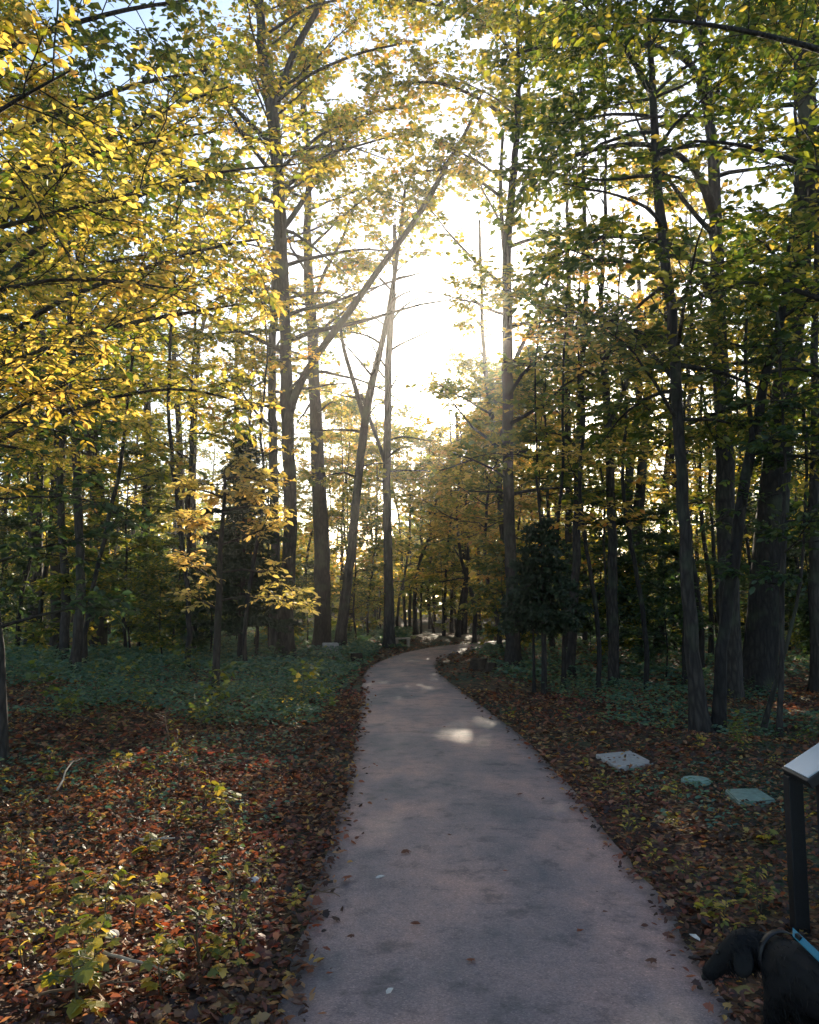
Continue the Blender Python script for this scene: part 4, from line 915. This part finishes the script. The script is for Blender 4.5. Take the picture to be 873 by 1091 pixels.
# local axes: x = forward, z = up; the dog walks away from the viewer with its head turned left and lowered
_hc, _hs = math.cos(R(52)), math.sin(R(52))
def hp(u, v, z): return (.15+u*_hc-v*_hs, .01+u*_hs+v*_hc, z)
dv = [(0,0,.42),(-.16,0,.43),(-.34,0,.42),(-.48,0,.40),
      (.09,0,.43),hp(.03,0,.43),hp(.095,0,.43),hp(.155,0,.375),hp(.20,0,.325),hp(.245,0,.28),
      (-.58,0,.42),(-.66,.02,.40),(-.74,.03,.36),
      (.02,.075,.30),(.03,.08,.18),(.02,.08,.06),(.06,.08,.02),
      (.02,-.075,.30),(-.02,-.08,.18),(.01,-.08,.06),(.05,-.08,.02),
      (-.44,.08,.30),(-.38,.085,.21),(-.50,.085,.13),(-.47,.085,.03),(-.43,.085,.02),
      (-.46,-.08,.30),(-.42,-.085,.21),(-.54,-.085,.13),(-.51,-.085,.03),(-.47,-.085,.02)]
de = [(0,1),(1,2),(2,3),(0,4),(4,5),(5,6),(6,7),(7,8),(8,9),(3,10),(10,11),(11,12),(0,13),(13,14),(14,15),(15,16),(0,17),(17,18),(18,19),(19,20),
      (3,21),(21,22),(22,23),(23,24),(24,25),(3,26),(26,27),(27,28),(28,29),(29,30)]
dr = [.125,.12,.105,.10,.080,.068,.086,.050,.038,.034,.035,.025,.012,.055,.032,.024,.026,.055,.032,.024,.026,.065,.042,.026,.022,.026,.065,.042,.026,.022,.026]
root = thing('dog', 'black dog with lowered head at the bottom right corner wearing a teal lead', 'dog')
me = skin_mesh('body', dv, de, dr); me.materials.append(M['fur']); link('body', me, root)
vv = np.array([v.co[:] for v in me.vertices]); nnv = np.array([v.normal[:] for v in me.vertices])
rgd = np.random.default_rng(4); k = rgd.integers(0,len(vv),16000); snout = (vv[k]-np.array(hp(.15,0,0)))@np.array([_hc,_hs,0]) > 0; a = Acc()
dirs = nnv[k]*.35+np.array([-.8,0,-.35])+rgd.normal(0,.25,(len(k),3))
leaves(a, vv[k]+rgd.normal(0,.006,(len(k),3))-nnv[k]*.003, dirs, nnv[k]+rgd.normal(0,.3,(len(k),3)), rgd.uniform(.025,.06,len(k))*np.where(snout & (vv[k,2] > .2), .4, 1), (np.array([(0,.05,0),(1,0,.05),(0,-.05,0)]),[(0,1,2)]))
tag(a.obj('fur', M['fur'], root), kind='stuff')
for s in (-1,1):
    a = Acc(); E = [(.0,0,0),(-.03,s*.03,.0),(-.055,s*.05,-.05),(-.04,s*.055,-.10),(0,s*.05,-.125),(.03,s*.045,-.10),(.035,s*.03,-.04)]
    v = [np.array(hp(.09+p[0],s*.058+p[1],.462+p[2])) for p in E]; v2 = [np.array(hp(.09+p[0],s*.046+p[1],.462+p[2])) for p in E]; n = len(v)
    a.add(v+v2+[sum(v)/n], [(i,(i+1)%n,2*n) for i in range(n)], [(i,n+i,n+(i+1)%n,(i+1)%n) for i in range(n)])
    o = a.obj('ear', M['fur'], root, True); o.modifiers.new('s','SUBSURF').render_levels = 1
    bm = bmesh.new(); bmesh.ops.create_uvsphere(bm, u_segments=12, v_segments=8, radius=.009); me = bpy.data.meshes.new('eye'); bm.to_mesh(me); bm.free(); me.materials.append(M['nose']); o = link('eye', me, root); o.location = hp(.185,s*.036,.40)
bm = bmesh.new(); bmesh.ops.create_uvsphere(bm, u_segments=12, v_segments=8, radius=.014); me = bpy.data.meshes.new('nose'); bm.to_mesh(me); bm.free(); me.materials.append(M['nose']); o = link('nose', me, root); o.location = hp(.243,0,.282)
# harness band and lead
a = Acc(); an = np.linspace(0,2*math.pi,25)[:-1]; rc = (.0,.0,.425)
v = []
for dx in (-.014,.014):
    for rr_ in (.094,.099): v += [(.085+dx, math.cos(t)*rr_*.93, .43+math.sin(t)*rr_) for t in an]
f = []
for (p0,p1) in ((0,1),(1,3),(3,2),(2,0)): f += [(p0*24+i,p0*24+(i+1)%24,p1*24+(i+1)%24,p1*24+i) for i in range(24)]
a.add(v,None,f); a.obj('collar', M['black_metal'], root, True)
DOGR = R(101); DOGS = .86; _h = px(796,1030,2.98); _q = hp(.08,0,0); DOGX = _h[0]-DOGS*(_q[0]*math.cos(DOGR)-_q[1]*math.sin(DOGR)); DOGY = _h[1]-DOGS*(_q[0]*math.sin(DOGR)+_q[1]*math.cos(DOGR))
root.location = (DOGX, DOGY, .045); root.rotation_euler = (0,0,DOGR); root.scale = (DOGS,)*3
def dog_world(p):
    c, s = math.cos(DOGR), math.sin(DOGR); p = [u*DOGS for u in p]; return np.array([DOGX+p[0]*c-p[1]*s, DOGY+p[0]*s+p[1]*c, p[2]+.045])
s0 = dog_world((.0,-.0,.553)); s1 = px(838,1047,2.50); s1[2] = max(s1[2], s0[2]-.01); s2 = px(910,1056,2.4); s3 = np.array([2.0,1.0,.95])
a = Acc(); Q, q = resample([s0,s2,s3],[.009]*3,.05); v = []; f = []          # a flat woven band, doubled over at the clip
for i_, p in enumerate(Q):
    for dy, dz in ((-.014,0),(.014,0),(.014,.004),(-.014,.004)): v.append(p+np.array([dy*.5,dy,dz+dy*.5]))
for i_ in range(len(Q)-1): f += [(i_*4+c_, i_*4+(c_+1)%4, i_*4+4+(c_+1)%4, i_*4+4+c_) for c_ in range(4)]
a.add(np.array(v)-s0, None, f+[(3,2,1,0)]); lead = a.obj('dog_lead', M['strap']); lead.location = s0; tag(lead,'teal lead running from the black dog out of the right edge','lead')
a = Acc(); box(a, Q[1]-s0+np.array([0,0,.004]), (.012,.034,.012)); a.obj('slider', M['black_metal'], lead)

# ================================================================== AIR
USE_HAZE = True
if USE_HAZE:
    m, nt, N, L, out = mat('haze')
    pv = N('ShaderNodeVolumePrincipled'); pv.inputs['Color'].default_value = (.95,.93,.90,1); pv.inputs['Density'].default_value = .0008; pv.inputs['Anisotropy'].default_value = .8
    L(pv.outputs[0], out.inputs['Volume'])
    a = Acc(); box(a,(0,100,14),(2200,2400,32)); a.v[0][:,2] = np.where(a.v[0][:,2] < 0, -1.2, 26)
    o = a.obj('haze', m); tag(o,'thin warm haze hanging in the wood','haze',kind='stuff')

# ================================================================== LIGHT, SKY, CAMERA
w = bpy.data.worlds.new('World'); SC.world = w; w.use_nodes = True; nt = w.node_tree; nt.nodes.clear()
sky = nt.nodes.new('ShaderNodeTexSky'); sky.sky_type = 'NISHITA'; sky.sun_disc = False; sky.sun_elevation = SUN_EL; sky.sun_rotation = SUN_AZ
sky.air_density = 1.0; sky.dust_density = .7; sky.ozone_density = 1.5; sky.altitude = 100
bg = nt.nodes.new('ShaderNodeBackground'); bg.inputs[1].default_value = .15; wo = nt.nodes.new('ShaderNodeOutputWorld')
nt.links.new(sky.outputs[0], bg.inputs[0]); nt.links.new(bg.outputs[0], wo.inputs[0])
ld = bpy.data.lights.new('sun','SUN'); ld.energy = 5; ld.angle = R(.5); ld.color = (1,.86,.66); lo = bpy.data.objects.new('sun', ld); COL.objects.link(lo)
lo.rotation_euler = Vector(SUN).to_track_quat('Z','Y').to_euler()
cd = bpy.data.cameras.new('camera'); cam = bpy.data.objects.new('camera', cd); COL.objects.link(cam); SC.camera = cam
cam.location = (0,0,CAMH); cam.rotation_euler = (R(90)+PIT,0,0)
cd.sensor_fit = 'HORIZONTAL'; cd.sensor_width = 36; cd.lens = 36*F/873; cd.clip_end = 4000; cd.clip_start = .05
SC.view_settings.view_transform = 'Standard'; SC.view_settings.look = 'None'; SC.view_settings.gamma = 1; SC.view_settings.use_curve_mapping = False
SC.view_settings.exposure = 1.1
c = SC.cycles if hasattr(SC,'cycles') else None
SC.render.engine = 'CYCLES'; c = SC.cycles
c.max_bounces = 6; c.diffuse_bounces = 3; c.glossy_bounces = 2; c.transmission_bounces = 3; c.volume_bounces = 0; c.transparent_max_bounces = 4
c.sample_clamp_indirect = 4; c.sample_clamp_direct = 0
c.use_denoising = True; c.denoiser = 'OPENIMAGEDENOISE'; c.use_adaptive_sampling = True; c.adaptive_threshold = .02

for o in list(COL.objects):             # prototypes that found no place
    if o.get('label') == 'x':
        for ch in list(o.children): bpy.data.objects.remove(ch)
        bpy.data.objects.remove(o)
